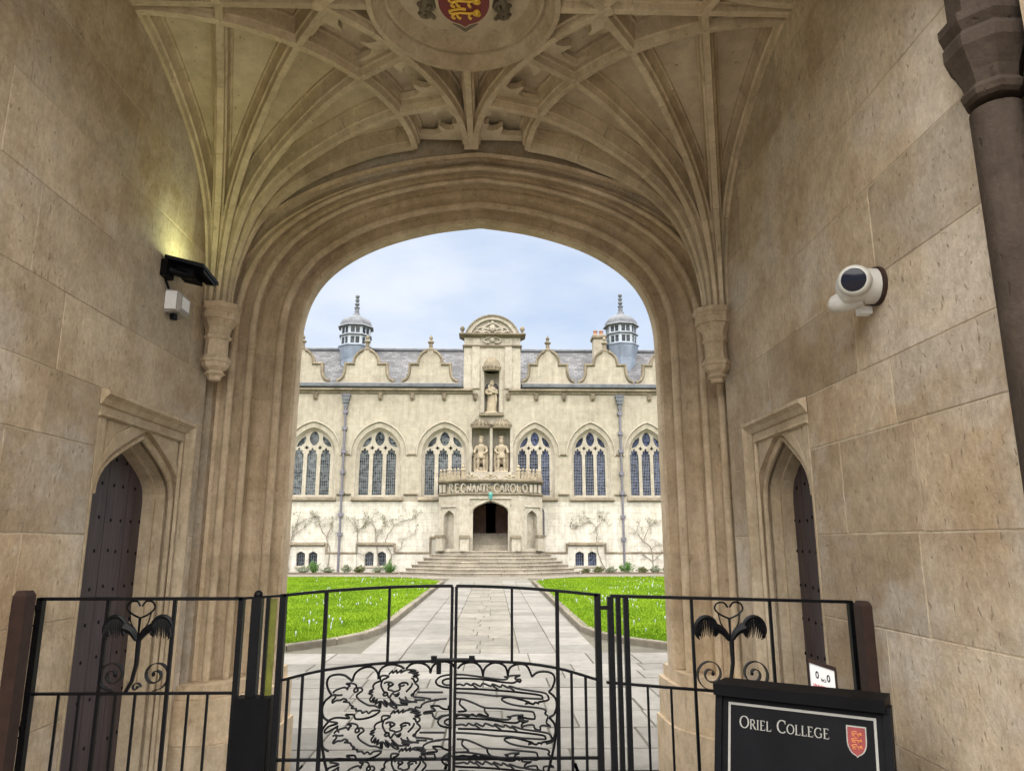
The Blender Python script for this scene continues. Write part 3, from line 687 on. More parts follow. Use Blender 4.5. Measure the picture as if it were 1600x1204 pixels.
def window(c, k, gm):
    w = empty('window', (c, Y0 + 0.3, 4.1), hall)
    S_ = 0.0079 * k
    X = lambda zx: c + (zx - 680) * S_
    Zz = lambda zy: 4.207 + (592 - zy) * 0.00802
    outer = archhole(c, 1.27 * k - 0.002, 4.10, pointed(c, 1.27 * k - 0.002, 6.45, 7.978, 10))
    def light(cz):
        h = [(cz - 34, 590), (cz + 34, 590), (cz + 34, 322), (cz + 33, 305), (cz + 22, 300), (cz + 27, 288), (cz + 20, 278), (cz + 9, 282), (cz + 8, 272), (cz, 262)]
        h += [(2 * cz - x, z) for x, z in reversed(h[2:-1])]
        return [(X(x), Zz(z)) for x, z in h]
    def oculus():
        return [(X(680 + 35 * math.cos(t) * (1 - 0.12 * abs(math.sin(t)))), Zz(197 - 50 * math.sin(t))) for t in [2 * math.pi * i / 18 for i in range(18)]]
    def dagger(s):
        p = [(555, 258), (566, 228), (585, 203), (618, 180), (622, 200), (612, 230), (590, 250)]
        q = [(X(680 + s * (x - 680)), Zz(z)) for x, z in p]; return q
    def cross(cz):
        p = [(-4, -14), (4, -14), (5, -5), (14, -4), (14, 4), (5, 5), (4, 14), (-4, 14), (-5, 5), (-14, 4), (-14, -4), (-5, -5)]
        return [(X(cz + x), Zz(262 + z)) for x, z in p]
    lights = [light(575), light(667 + 3), light(765)]
    hs = lights + [oculus(), dagger(1), dagger(-1), cross(628), cross(722)]
    MB().plate(XZ, outer, hs, Y0 + 0.24, Y0 + 0.38).build('tracery', M['trim'], w)
    for l in lights + [oculus(), dagger(1), dagger(-1)]:
        cx = sum(p[0] for p in l) / len(l); cz = sum(p[1] for p in l) / len(l)
        MB().plate(XZ, [(cx + (x - cx) * 1.04, cz + (z - cz) * 1.02) for x, z in l], [], Y0 + 0.325, Y0 + 0.335, back=False).build('pane', gm, w)
    lc = MB()
    for l in lights:
        x0 = min(p[0] for p in l); x1 = max(p[0] for p in l)
        for i in range(1, 5): lc.box(x0 + (x1 - x0) * i / 5 - 0.008, x0 + (x1 - x0) * i / 5 + 0.008, Y0 + 0.315, Y0 + 0.324, 4.2, 6.5)
        for i in range(1, 14): lc.box(x0, x1, Y0 + 0.312, Y0 + 0.323, 4.2 + i * 0.165 - 0.009, 4.2 + i * 0.165 + 0.009)
    lc.build('leading', M['came'], w)
    # splayed reveal order and hood
    def ap(e, z0): return [(c + (1.27 + e) * k, z0)] + pointed(c, (1.27 + e) * k, 6.45, 7.98 + e * 1.1, 10) + [(c - (1.27 + e) * k, z0)]
    r0 = ap(0.0, 4.1); r1 = ap(-0.10, 4.1)
    rg = MB().loft([[(x, Y0 + 0.02, z) for x, z in r0], [(x, Y0 + 0.10, z) for x, z in ap(-0.03, 4.1)], [(x, Y0 + 0.14, z) for x, z in ap(-0.09, 4.1)], [(x, Y0 + 0.24, z) for x, z in ap(-0.15, 4.1)]], closed=False, caps=False)
    rg.build('reveal', M['trim'], w, True)
    hp = pointed(c, 1.52 * k, 6.45, 8.27, 12)
    sweep2([(c + 1.52 * k, 6.40)] + hp + [(c - 1.52 * k, 6.40)], [(0, 0.02), (0, -0.06), (0.045, -0.10), (0.09, -0.07), (0.10, 0.02)], Y0).build('hood_mould', M['trim'], w, True)
    rings = [[(c + s * 1.42 * k, Y0 + dy, z) for dy, z in ((0.05, 4.10), (-0.04, 4.08), (-0.16, 3.97), (-0.16, 3.90), (-0.05, 3.86), (0.05, 3.86))] for s in (-1, 1)]
    MB().loft(rings).build('sill', M['weathered'], w)
for i, (c, k) in enumerate(WIN): window(c, k, M['glassold'] if c < 0 else M['glassblue'])
# linking strings between hoods and between sills
def strip(name, x0, x1, z0, z1, proj, mat, y=Y0):
    rings = [[(x, y + dy, z) for dy, z in ((0.03, z1), (-proj * 0.6, z1), (-proj, z1 - (z1 - z0) * 0.45), (-proj * 0.8, z0), (0.03, z0))] for x in (x0, x1)]
    MB().loft(rings).build(name, mat, hall)
for (a, ka), (b, kb) in zip(WIN[:-1], WIN[1:]):
    if a < 0 < b: continue
    strip('string_course', a + 1.6 * ka, b - 1.6 * kb, 6.42, 6.52, 0.10, M['weathered'])
    strip('string_course', a + 1.35 * ka + 0.1, b - 1.35 * kb - 0.1, 4.20, 4.29, 0.11, M['weathered'])
# basement lights
for a, b in LOW:
    w = empty('basement_window', ((a + b) / 2, Y0 + 0.2, 0.4), hall)
    gm = M['glassblue'] if a > 0 else M['glassdark']
    for c in (a, b):
        MB().box(c - 0.25, c + 0.25, Y0 + 0.2, Y0 + 0.22, 0.38, 1.2).build('pane', gm, w)
        bar = MB()
        for i in (1, 2, 3): bar.box(c - 0.24 + i * 0.12 - 0.007, c - 0.24 + i * 0.12 + 0.007, Y0 + 0.185, Y0 + 0.198, 0.4, 1.17)
        for i in (1, 2, 3): bar.box(c - 0.24, c + 0.24, Y0 + 0.183, Y0 + 0.196, 0.4 + i * 0.19 - 0.006, 0.4 + i * 0.19 + 0.006)
        bar.build('glazing_bars', M['came'], w)
    rings = [[(x, Y0 + dy, z) for dy, z in ((0.03, 1.66), (-0.13, 1.60), (-0.15, 1.50), (-0.09, 1.46), (0.03, 1.46))] for x in (a - 0.62, b + 0.62)]
    MB().loft(rings).build('label', M['weathered'], w)
    MB().box(a - 0.3, b + 0.3, Y0 - 0.05, Y0 + 0.05, 0.30, 0.395).build('sill', M['trim'], w)
seg = [(-17, -14.65), (-12.65, -10.95), (-8.85, -7.22), (-5.15, -3.2), (3.1, 4.25), (6.38, 10.95), (13.0, 17)]
for a, b in seg:
    strip('plinth_mould', a, b, 1.02, 1.14, 0.10, M['weathered'])
    MB().box(a + 0.01, b - 0.01, Y0 - 0.06, Y0, 0.0, 1.02).build('plinth', M['facadelow'], hall)
for x in (-8.85, -7.22, -10.95, -5.15, 4.25, 6.38):
    MB().box(x - 0.05, x + 0.05, Y0 - 0.085, Y0, 1.06, 1.60).build('plinth_riser', M['weathered'], hall)
strip('plinth_upper', -3.25, -2.72, 1.85, 1.97, 0.12, M['weathered']); MB().box(-3.28, -3.18, Y0 - 0.1, Y0, 1.06, 1.9).build('plinth_riser', M['weathered'], hall)
# cornice, gutter, grotesque heads
for x0, x1 in ((-17, -1.0), (1.06, 17)):
    rings = [[(x, Y0 + dy, z) for dy, z in ((0.03, 10.22), (-0.22, 10.20), (-0.24, 10.10), (-0.10, 10.02), (-0.08, 9.93), (0.03, 9.90))] for x in (x0, x1)]
    MB().loft(rings).build('cornice', M['weathered'], hall)
for x0, x1, m in ((-17, -1.62, M['leaddark']), (1.82, 17, M['leaddark'])):
    rings = [[(x, Y0 + dy, z) for dy, z in ((0.2, 10.50), (-0.24, 10.50), (-0.30, 10.46), (-0.30, 10.30), (-0.20, 10.24), (0.2, 10.24))] for x in (x0, x1)]
    MB().loft(rings).build('gutter', m, hall)
headm = MB()
headm.lathe([(0.03, -0.16), (0.10, -0.12), (0.135, -0.02), (0.12, 0.09), (0.14, 0.12), (0.15, 0.22), (0.16, 0.24)], (0, 0, 0), 8, 0.2, 1, 0.9)
headm.ball((0, -0.13, -0.02), 0.05, 6, 5); headm.ball((-0.055, -0.1, 0.04), 0.028, 5, 4); headm.ball((0.055, -0.1, 0.04), 0.028, 5, 4)
headm = headm.mesh('carved_head', M['weathered'], True)
for x in (-15.2, -13.6, -11.8, -9.91, -6.25, -4.43, -2.63, -0.86, 1.02, 2.62, 4.23, 5.87, 9.12, 10.8, 12.4):
    link(bpy.data.objects.new('carved_head', headm), hall, (x, Y0 - 0.08, 9.70))
# roof
MB().add([(-17, Y0 + 0.15, 10.35), (17, Y0 + 0.15, 10.35), (17, 44.5, 13.38), (-17, 44.5, 13.38), (-17, 48.5, 10.3), (17, 48.5, 10.3)], [(0, 1, 2, 3), (3, 2, 5, 4)]).build('roof', M['slate'], hall)
MB().tube([(-17, 44.5, 13.42), (17, 44.5, 13.42)], 0.13, 8).build('roof_ridge', M['leaddark'], hall)
MB().box(-17, 17, 47.8, 48.5, 0, 10.3).build('rear_wall', M['facade'], hall)
for x in (-17, 17): MB().add([(x, Y0, 0), (x, 48.5, 0), (x, 48.5, 10.2), (x, 44.5, 13.36), (x, Y0, 10.2)], [(0, 1, 2, 3, 4)]).build('end_wall', M['facade'], hall)
# shaped gables
def gable(c, k):
    gb = empty('gable', (c, Y0, 10.4), hall)
    half = [(1.52, 10.45), (1.52, 10.62)] + [(1.52 - 0.38 * math.sin(t), 11.38 - 0.72 * math.cos(t) ** 1.0) for t in [math.pi / 2 * i / 5 for i in range(6)]] + [(1.14, 11.62), (0.66, 11.62)]
    half += [(0.655, 11.80), (0.62, 11.98), (0.53, 12.16), (0.39, 12.31), (0.22, 12.40), (0.15, 12.52)]
    half = [(x * k, z) for x, z in half]
    poly = [(c + x, z) for x, z in half] + [(c - x, z) for x, z in reversed(half)]
    MB().plate(XZ, poly, [], Y0 + 0.02, Y0 + 0.32).build('gable_wall', M['facade'], gb)
    for s in (1, -1):
        pth = [(c + s * (x), z) for x, z in half[1:]]
        rings = []
        for i, (x, z) in enumerate(pth):
            P_ = Vector(pth[i]); ta = (P_ - Vector(pth[i - 1])).normalized() if i else None; tb = (Vector(pth[i + 1]) - P_).normalized() if i < len(pth) - 1 else None
            ta = ta or tb; tb = tb or ta; na = Vector((ta.y, -ta.x)) * s; nb = Vector((tb.y, -tb.x)) * s; n = (na + nb) / max(0.35, 1 + na.dot(nb))
            rings.append([(x + n.x * o, Y0 + dy, z + n.y * o) for o, dy in ((-0.03, -0.02), (0.03, -0.09), (0.12, -0.07), (0.13, 0.34), (0.02, 0.38), (-0.03, 0.2))])
        MB().loft(rings).build('coping', M['weathered'], gb)
        MB().box(*sorted((c + s * 1.50 * k, c + s * 1.68 * k)), Y0 - 0.06, Y0 + 0.34, 10.50, 10.60).build('kneeler', M['weathered'], gb)
    MB().lathe([(0.20, 0.0), (0.20, 0.10), (0.14, 0.13), (0.12, 0.16), (0.115, 0.42), (0.17, 0.46), (0.20, 0.50), (0.19, 0.55), (0.10, 0.60), (0.07, 0.66), (0.10, 0.71), (0.115, 0.77), (0.09, 0.84), (0.04, 0.88), (0.02, 0.95)], (c, Y0 + 0.17, 12.5), 8, R(22.5)).build('finial', M['weathered'], gb)
for c, k in ((-10.85, 1.0), (-7.14, 1.0), (-3.47, 0.98), (3.33, 0.92), (6.66, 0.97), (10.0, 0.95), (-14.5, 1), (13.4, 0.95)): gable(c, k)
# central frontispiece with segmental pediment
fr = empty('frontispiece', (0.1, Y0, 10.2), hall)
FX0, FX1 = -1.53, 1.73; FC = 0.10
MB().plate(XZ, [(FX0, 10.2), (-0.34, 10.2), (-0.34, 11.25), (0.50, 11.25), (0.50, 10.2), (FX1, 10.2), (FX1, 13.3), (FX0, 13.3)], [], Y0 - 0.03, Y0 + 0.8).build('attic_wall', M['trim'], fr)
for x0, x1 in ((-1.05, -0.62), (0.82, 1.25)):
    MB().box(x0, x1, Y0 - 0.10, Y0 - 0.02, 10.25, 13.2).build('pilaster', M['trim'], fr)
for nm, z0, z1, e in (('attic_string', 12.66, 12.80, 0.09), ('attic_cornice', 13.28, 13.46, 0.30)):
    MB().loft([[(x, Y0 + dy, z) for x, dy in ((FX0 - ee, -0.05 - ee), (FX1 + ee, -0.05 - ee), (FX1 + ee, 0.75), (FX0 - ee, 0.75))] for z, ee in ((z0, e * 0.25), (z0 + (z1 - z0) * 0.5, e * 0.8), (z0 + (z1 - z0) * 0.6, e), (z1, e))]).build(nm, M['weathered'], fr)
def seg_arc(w, h, n=20):
    r = (h * h + w * w) / (2 * h); a = math.asin(w / r)
    return [(FC + r * math.sin(a * (1 - 2 * i / n)), 13.46 + h - r + r * math.cos(a * (1 - 2 * i / n))) for i in range(n + 1)]
MB().plate(XZ, seg_arc(1.40, 1.0), [], Y0 + 0.0, Y0 + 0.6).build('tympanum', M['trim'], fr)
ar = seg_arc(1.50, 1.08); ai = seg_arc(1.24, 0.86)
MB().plate(XZ, ar + ai[::-1], [], Y0 - 0.17, Y0 + 0.62).build('pediment_arch', M['trim'], fr)
ao = seg_arc(1.58, 1.15); MB().plate(XZ, ao + seg_arc(1.49, 1.07)[::-1], [], Y0 - 0.24, Y0 + 0.66).build('pediment_coping', M['weathered'], fr)
sc = MB(); 
for s in (-1, 1):
    for pts in ([(0.12, 13.55), (0.35, 13.62), (0.62, 13.56), (0.85, 13.66), (0.98, 13.60)], [(0.10, 14.1), (0.3, 14.02), (0.5, 13.85), (0.75, 13.84), (0.9, 13.72)], [(0.2, 13.72), (0.42, 13.80), (0.6, 13.72), (0.52, 13.64), (0.42, 13.68)], [(0.10, 13.3), (0.34, 13.22), (0.5, 13.08), (0.36, 12.95), (0.16, 12.95)]):
        sc.tube([(FC + s * x, Y0 - 0.06 if z > 13.46 else Y0 - 0.10, z) for x, z in [(p[0], p[1]) for p in catmull([(a, b, 0) for a, b in pts], 4)]], 0.055, 6)
sc.ball((FC, Y0 - 0.08, 13.82), 0.19, 10, 8, 1.25, 0.6); sc.ball((FC, Y0 - 0.08, 14.16), 0.11, 8, 6, 1.1, 0.7); sc.ball((FC, Y0 - 0.10, 13.12), 0.16, 8, 6, 1.0, 0.6)
sc.build('strapwork_relief', M['trim'], fr, True)
for x in (FX0 - 0.12, FX1 + 0.12):
    MB().lathe([(0.11, 0), (0.11, 0.08), (0.07, 0.12), (0.065, 0.2), (0.12, 0.28), (0.145, 0.36), (0.12, 0.46), (0.05, 0.52)], (x, Y0 + 0.1, 13.46), 10).build('ball_finial', M['weathered'], fr, True)
# niches
def niche(c, hw, z0, z1, par, dep=0.5):
    n = 10
    pl = [(c - hw * math.cos(math.pi * i / n), Y0 + 0.02 + dep * math.sin(math.pi * i / n)) for i in range(n + 1)]
    MB().loft([[(x, y, z0) for x, y in pl], [(x, y, z1) for x, y in pl]], closed=False, caps=False).build('niche_shell', M['trim'], par, True)
    MB().add([(x, y, z1) for x, y in pl], [tuple(range(n + 1))]).build('niche_soffit', M['trim'], par)
    MB().add([(x, y, z0 + 0.004) for x, y in pl], [tuple(range(n + 1))]).build('niche_floor', M['trim'], par)
def canopy(c, hw, z0, h, par, crown=True):
    mb = MB(); pr = [(hw, 0), (hw * 1.04, 0.04), (hw * 1.04, 0.14), (hw * 0.97, 0.16), (hw * 0.95, h * 0.45), (hw * 0.80, h * 0.68), (hw * 0.5, h * 0.85), (hw * 0.2, h * 0.95), (0.02, h)]
    mb.lathe(pr, (c, Y0 - 0.02, z0), 14, 0, 1, 0.85)
    mb.build('niche_canopy', M['weathered'], par, True)
    dc = MB()
    for i in range(7):
        a = math.pi + math.pi * (i + 0.5) / 7
        for q in range(3):
            zz = z0 + 0.22 + q * h * 0.22; rr = hw * (1.0 - 0.2 * q) ; 
            dc.ball((c + rr * math.cos(a), Y0 - 0.02 + 0.85 * rr * math.sin(a), zz), 0.065 - 0.01 * q, 6, 5, 1.3)
    dc.build('canopy_crockets', M['weathered'], par, True)
nu = empty('niche', (0.08, Y0, 8.78), hall); niche(0.08, 0.42, 8.78, 11.25, nu, 0.55); canopy(0.08, 0.50, 11.25, 0.9, nu)
for x in (-0.46, 0.62): MB().box(x - 0.09, x + 0.09, Y0 - 0.09, Y0 - 0.002, 8.85, 11.3).build('niche_jamb', M['trim'], nu)
MB().box(-0.62, 0.78, Y0 - 0.22, Y0 + 0.3, 8.66, 8.80).build('niche_shelf', M['weathered'], nu)
nk = empty('niche', (0.06, Y0, 5.45), hall)
for c in (-0.51, 0.645): niche(c, 0.48, 5.45, 7.95, nk, 0.55); canopy(c, 0.54, 7.92, 0.55, nk)
for x in (-1.10, 0.068, 1.22): MB().box(x - 0.08, x + 0.08, Y0 - 0.11, Y0 + 0.1, 5.45, 7.98).build('niche_pilaster', M['trim'], nk)
# downpipes
def downpipe(x, brk):
    d = empty('downpipe', (x, Y0 - 0.12, 0.5), hall)
    MB().tube([(x, Y0 - 0.12, 9.4), (x, Y0 - 0.12, 0.1)], 0.062, 8).build('pipe', M['pipe'], d, True)
    MB().loft([[(x + sx * w, Y0 - 0.12 + sy * w * 0.6, z) for sx, sy in ((-1, -1), (1, -1), (1, 1), (-1, 1))] for w, z in ((0.08, 9.0), (0.11, 9.15), (0.10, 9.3), (0.17, 9.36), (0.17, 9.5), (0.21, 9.55), (0.21, 9.72), (0.25, 9.76), (0.25, 9.86))]).build('hopper', M['leaddark'], d)
    for z in brk: MB().box(x - 0.13, x + 0.13, Y0 - 0.20, Y0 - 0.002, z - 0.09, z + 0.09).build('bracket', M['pipe'], d)
downpipe(-8.16, (8.85, 7.9, 6.6, 5.45, 4.3, 3.12, 2.08)); downpipe(7.39, (8.8, 7.68, 6.66, 5.4, 4.32, 3.02, 1.81))
d = empty('downpipe', (3.0, Y0 - 0.1, 1.2), hall)
MB().tube([(2.72, Y0 - 0.55, 3.55), (2.86, Y0 - 0.4, 3.5), (2.98, Y0 - 0.15, 3.3), (3.0, Y0 - 0.1, 3.0), (3.0, Y0 - 0.1, 1.2)], 0.045, 8).build('pipe', M['pipe'], d, True)
# cupolas
def cupola(cx, dz):
    c = empty('cupola', (cx, 43.5, 12.3 + dz), hall); O = (cx, 43.5, dz); a0 = R(22.5 + 8)
    K = 1 / math.cos(math.pi / 8)
    MB().lathe([(0.74 * K, 11.6), (0.78 * K, 12.4), (0.95 * K, 13.18), (1.0 * K, 13.22), (1.0 * K, 13.27), (0.90 * K, 13.28)], O, 8, a0).build('lead_base', M['lead'], c)
    MB().lathe([(0.88 * K, 13.86), (0.96 * K, 13.88), (0.96 * K, 13.94), (0.88 * K, 13.96)], O, 8, a0).build('middle_band', M['leaddark'], c)
    MB().lathe([(0.88 * K, 14.44), (1.0 * K, 14.45), (1.05 * K, 14.47), (0.95 * K, 14.60), (0.90 * K, 14.80), (0.78 * K, 14.98), (0.58 * K, 15.12), (0.36 * K, 15.22), (0.22 * K, 15.34), (0.17 * K, 15.46)], O, 8, a0).build('dome', M['leaddark'], c)
    MB().lathe([(0.15, 15.44), (0.13, 15.78), (0.17, 15.80), (0.17, 15.86), (0.07, 15.90), (0.07, 15.95), (0.13, 16.0), (0.15, 16.07), (0.12, 16.14), (0.06, 16.19), (0.12, 16.24), (0.12, 16.32), (0.14, 16.35), (0.06, 16.40), (0.06, 16.44), (0.12, 16.50), (0.135, 16.56), (0.11, 16.63), (0.03, 16.68)], O, 10).build('finial', M['leaddark'], c, True)
    for k in range(8):
        a = a0 + math.pi / 8 + k * math.pi / 4; nx, ny = math.cos(a), math.sin(a); tx, ty = -ny, nx; L = 0.88 * math.tan(math.pi / 8)
        mp = lambda u, v, w, nx=nx, ny=ny, tx=tx, ty=ty: (cx + nx * w + tx * u, 43.5 + ny * w + ty * u, v + dz)
        hs = [[(x0, z0), (x1, z0), (x1, z1), (x0, z1)] for z0, z1 in ((13.36, 13.78), (14.02, 14.40)) for x0, x1 in ((-L * 0.72, -L * 0.08), (L * 0.08, L * 0.72))]
        MB().plate(mp, [(-L, 13.27), (L, 13.27), (L, 14.46), (-L, 14.46)], hs, 0.88, 0.82).build('window_panel', M['paleframe'], c)
        for h in hs: MB().plate(mp, h, [], 0.84, 0.835, back=False).build('pane', M['glassdark'], c)
cupola(-8.29, 0.0); cupola(8.09, 0.22)
ch = empty('chimney', (6.6, 43.0, 11.5), hall)
MB().box(6.25, 6.95, 42.7, 43.5, 11.3, 13.75).build('stack', M['facade'], ch)
MB().loft([[(6.6 + sx * w, 43.1 + sy * (w + 0.05), z) for sx, sy in ((-1, -1), (1, -1), (1, 1), (-1, 1))] for w, z in ((0.36, 13.70), (0.44, 13.80), (0.44, 13.92), (0.36, 14.0))]).build('chimney_cap', M['weathered'], ch)
for x in (6.42, 6.78): MB().lathe([(0.14, 0), (0.12, 0.05), (0.11, 0.28), (0.14, 0.30), (0.14, 0.36)], (x, 43.1, 13.98), 10).build('chimney_pot', M['pot'], ch, True)

# porch: a canted bay with the entrance arch
porch = empty('porch', (0.06, 39.0, 1.2), hall)
PC = 0.06; PF = 38.85
plan = [(-2.72, Y0), (-2.72, 39.75), (-1.56, PF), (1.68, PF), (2.84, 39.75), (2.84, Y0)]
def facemap(p, q):
    d = Vector((q[0] - p[0], q[1] - p[1])); L = d.length; d /= L; n = Vector((d.y, -d.x))    # outward (towards the camera)
    return (lambda u, v, w: (p[0] + d.x * u - n.x * w, p[1] + d.y * u - n.y * w, v)), L
DZ0 = 1.2
for i, (p, q) in enumerate(zip(plan[:-1], plan[1:])):
    mp, L = facemap(p, q)
    if i == 2:
        hole = archhole(L / 2, 0.92, DZ0, four(L / 2, 0.92, 3.18, 3.76, 9))
        hole[0] = (hole[0][0], DZ0 + 0.001); hole[1] = (hole[1][0], DZ0 + 0.001)
        MB().plate(mp, [(0, DZ0), (0.001, 4.1), (L, 4.1), (L, DZ0)][::-1], [[(x, max(z, DZ0 + 0.004)) for x, z in hole]], 0, 0.45).build('porch_wall', M['trim'], porch)
        h2 = archhole(L / 2, 0.90, DZ0 + 0.005, four(L / 2, 0.90, 3.16, 3.73, 9)); h3 = archhole(L / 2, 0.98, DZ0 + 0.005, four(L / 2, 0.98, 3.2, 3.83, 9))
        MB().tube([mp(u, v, -0.01) for u, v in h3[1:]] , 0.05, 6).build('door_roll', M['trim'], porch, True)
        lab = [(L / 2 - 1.08, 3.55), (L / 2 - 1.08, 3.9), (L / 2 + 1.08, 3.9), (L / 2 + 1.08, 3.55)]
        MB().tube([mp(u, v, -0.03) for u, v in lab], 0.055, 6).build('door_label', M['trim'], porch, True)
        for s in (-1, 1):
            u = L / 2 + s * 1.33
            pd = empty('pedestal', mp(u, DZ0, -0.18), hall)
            MB().plate(mp, [(u - 0.22, DZ0), (u + 0.22, DZ0), (u + 0.22, 1.85), (u - 0.22, 1.85)], [], -0.38, -0.003).build('die', M['trim'], pd)
            MB().plate(mp, [(u - 0.27, 1.85), (u + 0.27, 1.85), (u + 0.29, 1.93), (u + 0.24, 2.0), (u - 0.24, 2.0), (u - 0.29, 1.93)], [], -0.44, -0.004).build('pedestal_cap', M['weathered'], pd)
    elif i in (1, 3):
        hole = archhole(L / 2, 0.36, 1.32, four(L / 2, 0.36, 2.95, 3.30, 7))
        MB().plate(mp, [(0, DZ0), (L, DZ0), (L, 4.1), (0, 4.1)], [hole], 0.002, 0.45).build('porch_wall', M['trim'], porch)
        MB().plate(mp, [(L / 2 - 0.4, 1.3), (L / 2 + 0.4, 1.3), (L / 2 + 0.4, 3.35), (L / 2 - 0.4, 3.35)], [], 0.30, 0.34).build('porch_niche_back', M['trim'], porch)
        lab = [(L / 2 - 0.55, 3.35), (L / 2 - 0.55, 3.48), (L / 2 + 0.55, 3.48), (L / 2 + 0.55, 3.35)]
        MB().tube([mp(u, v, -0.02) for u, v in lab], 0.045, 6).build('niche_label', M['trim'], porch, True)
        MB().plate(mp, [(L - 0.5 if i == 3 else 0.02, DZ0), (L - 0.02 if i == 3 else 0.5, DZ0), (L - 0.02 if i == 3 else 0.5, 1.9), (L - 0.5 if i == 3 else 0.02, 1.9)], [], -0.22, -0.002).build('side_pedestal', M['trim'], porch)
        MB().plate(mp, [(L - 0.55 if i == 3 else -0.02, 1.9), (L + 0.02 if i == 3 else 0.55, 1.9), (L + 0.02 if i == 3 else 0.55, 2.02), (L - 0.55 if i == 3 else -0.02, 2.02)], [], -0.27, -0.003).build('side_pedestal_cap', M['weathered'], porch)
    else:
        MB().plate(mp, [(0, DZ0), (L, DZ0), (L, 4.1), (0, 4.1)], [], 0.004, 0.40).build('porch_wall', M['trim'], porch)
def ring_band(name, z, mat):
    # z: list of (height, projection)
    cen = Vector((PC, 40.6)); rings = []
    for zz, e in z:
        r = []
        for (x, y) in plan:
            s = 1 if x > PC else -1
            if y > 40.9: r.append((x + s * e, y, zz))
            elif y > 40: r.append((x + s * e, y - e * 0.42, zz))
            else: r.append((x + s * e * 0.42, y - e, zz))
        rings.append(r)
    MB().loft(rings).build(name, mat, porch)
ring_band('porch_string', [(4.06, 0.0), (4.08, 0.07), (4.14, 0.10), (4.19, 0.02)], M['weathered'])
ring_band('parapet_band', [(4.19, -0.10), (4.70, -0.10)], M['statue'])
ring_band('porch_cornice', [(4.68, -0.02), (4.72, 0.05), (4.78, 0.14), (4.86, 0.16), (4.90, 0.08), (4.92, -0.05)], M['weathered'])
# stroke lettering shared by the porch and the sign board
def arcp(cx, cy, rx, ry, a0, a1, n=10): return [(cx + rx * math.cos(R(a0 + (a1 - a0) * i / n)), cy + ry * math.sin(R(a0 + (a1 - a0) * i / n))) for i in range(n + 1)]
GL = {  # strokes: (points, width) in a unit-high box; width given last
    'O': ([(arcp(0.42, 0.5, 0.36, 0.46, 0, 360, 22), 'o')], 0.84),
    'R': ([([(0.14, 0), (0.14, 1)], 1), (arcp(0.30, 0.74, 0.24, 0.24, 90, -90, 8), 0.75), ([(0.14, 0.98), (0.30, 0.98)], 0.5), ([(0.14, 0.5), (0.30, 0.5)], 0.5), ([(0.32, 0.5), (0.66, 0.02)], 1), ([(0.04, 0.02), (0.25, 0.02)], 0.4), ([(0.58, 0.02), (0.74, 0.02)], 0.4), ([(0.02, 0.98), (0.16, 0.98)], 0.4)], 0.70),
    'I': ([([(0.15, 0), (0.15, 1)], 1), ([(0.04, 0.02), (0.26, 0.02)], 0.4), ([(0.04, 0.98), (0.26, 0.98)], 0.4)], 0.32),
    'E': ([([(0.14, 0), (0.14, 1)], 1), ([(0.02, 0.98), (0.52, 0.98), (0.53, 0.84)], 0.45), ([(0.14, 0.52), (0.42, 0.52)], 0.45), ([(0.02, 0.02), (0.55, 0.02), (0.58, 0.18)], 0.45)], 0.62),
    'L': ([([(0.14, 0), (0.14, 1)], 1), ([(0.03, 0.98), (0.25, 0.98)], 0.4), ([(0.02, 0.02), (0.52, 0.02), (0.56, 0.2)], 0.45)], 0.60),
    'C': ([(arcp(0.46, 0.5, 0.38, 0.48, 48, 312, 16), 'o'), ([(0.71, 0.70), (0.71, 0.98)], 0.4)], 0.78),
    'G': ([(arcp(0.46, 0.5, 0.38, 0.48, 48, 320, 16), 'o'), ([(0.74, 0.08), (0.74, 0.44)], 0.9), ([(0.60, 0.44), (0.84, 0.44)], 0.4), ([(0.71, 0.72), (0.71, 0.98)], 0.4)], 0.88),
    'N': ([([(0.14, 0), (0.14, 1)], 0.5), ([(0.10, 1), (0.66, 0)], 1), ([(0.66, 0), (0.66, 1)], 0.5)], 0.80),
    'A': ([([(0.04, 0), (0.36, 1)], 0.5), ([(0.36, 1), (0.68, 0)], 1), ([(0.16, 0.34), (0.56, 0.34)], 0.45)], 0.72),
    'T': ([([(0.32, 0), (0.32, 1)], 1), ([(0.02, 0.80), (0.03, 0.98), (0.61, 0.98), (0.62, 0.80)], 0.45)], 0.64),
    'U': ([([(0.12, 1), (0.12, 0.3)] + arcp(0.36, 0.3, 0.24, 0.28, 180, 360, 8) + [(0.60, 1)], 0.8)], 0.72), 'H': ([([(0.14, 0), (0.14, 1)], 1), ([(0.62, 0), (0.62, 1)], 1), ([(0.14, 0.5), (0.62, 0.5)], 0.5)], 0.76),
    'S': ([(arcp(0.3, 0.74, 0.2, 0.22, 30, 250, 8) + arcp(0.3, 0.26, 0.22, 0.25, 80, -150, 8), 0.8)], 0.58), 'D': ([([(0.14, 0), (0.14, 1)], 1), (arcp(0.2, 0.5, 0.48, 0.48, 90, -90, 12), 0.9)], 0.76),
    '.': ([([(0.1, 0.45), (0.1, 0.6)], 1.2)], 0.3), ' ': ([], 0.4)}
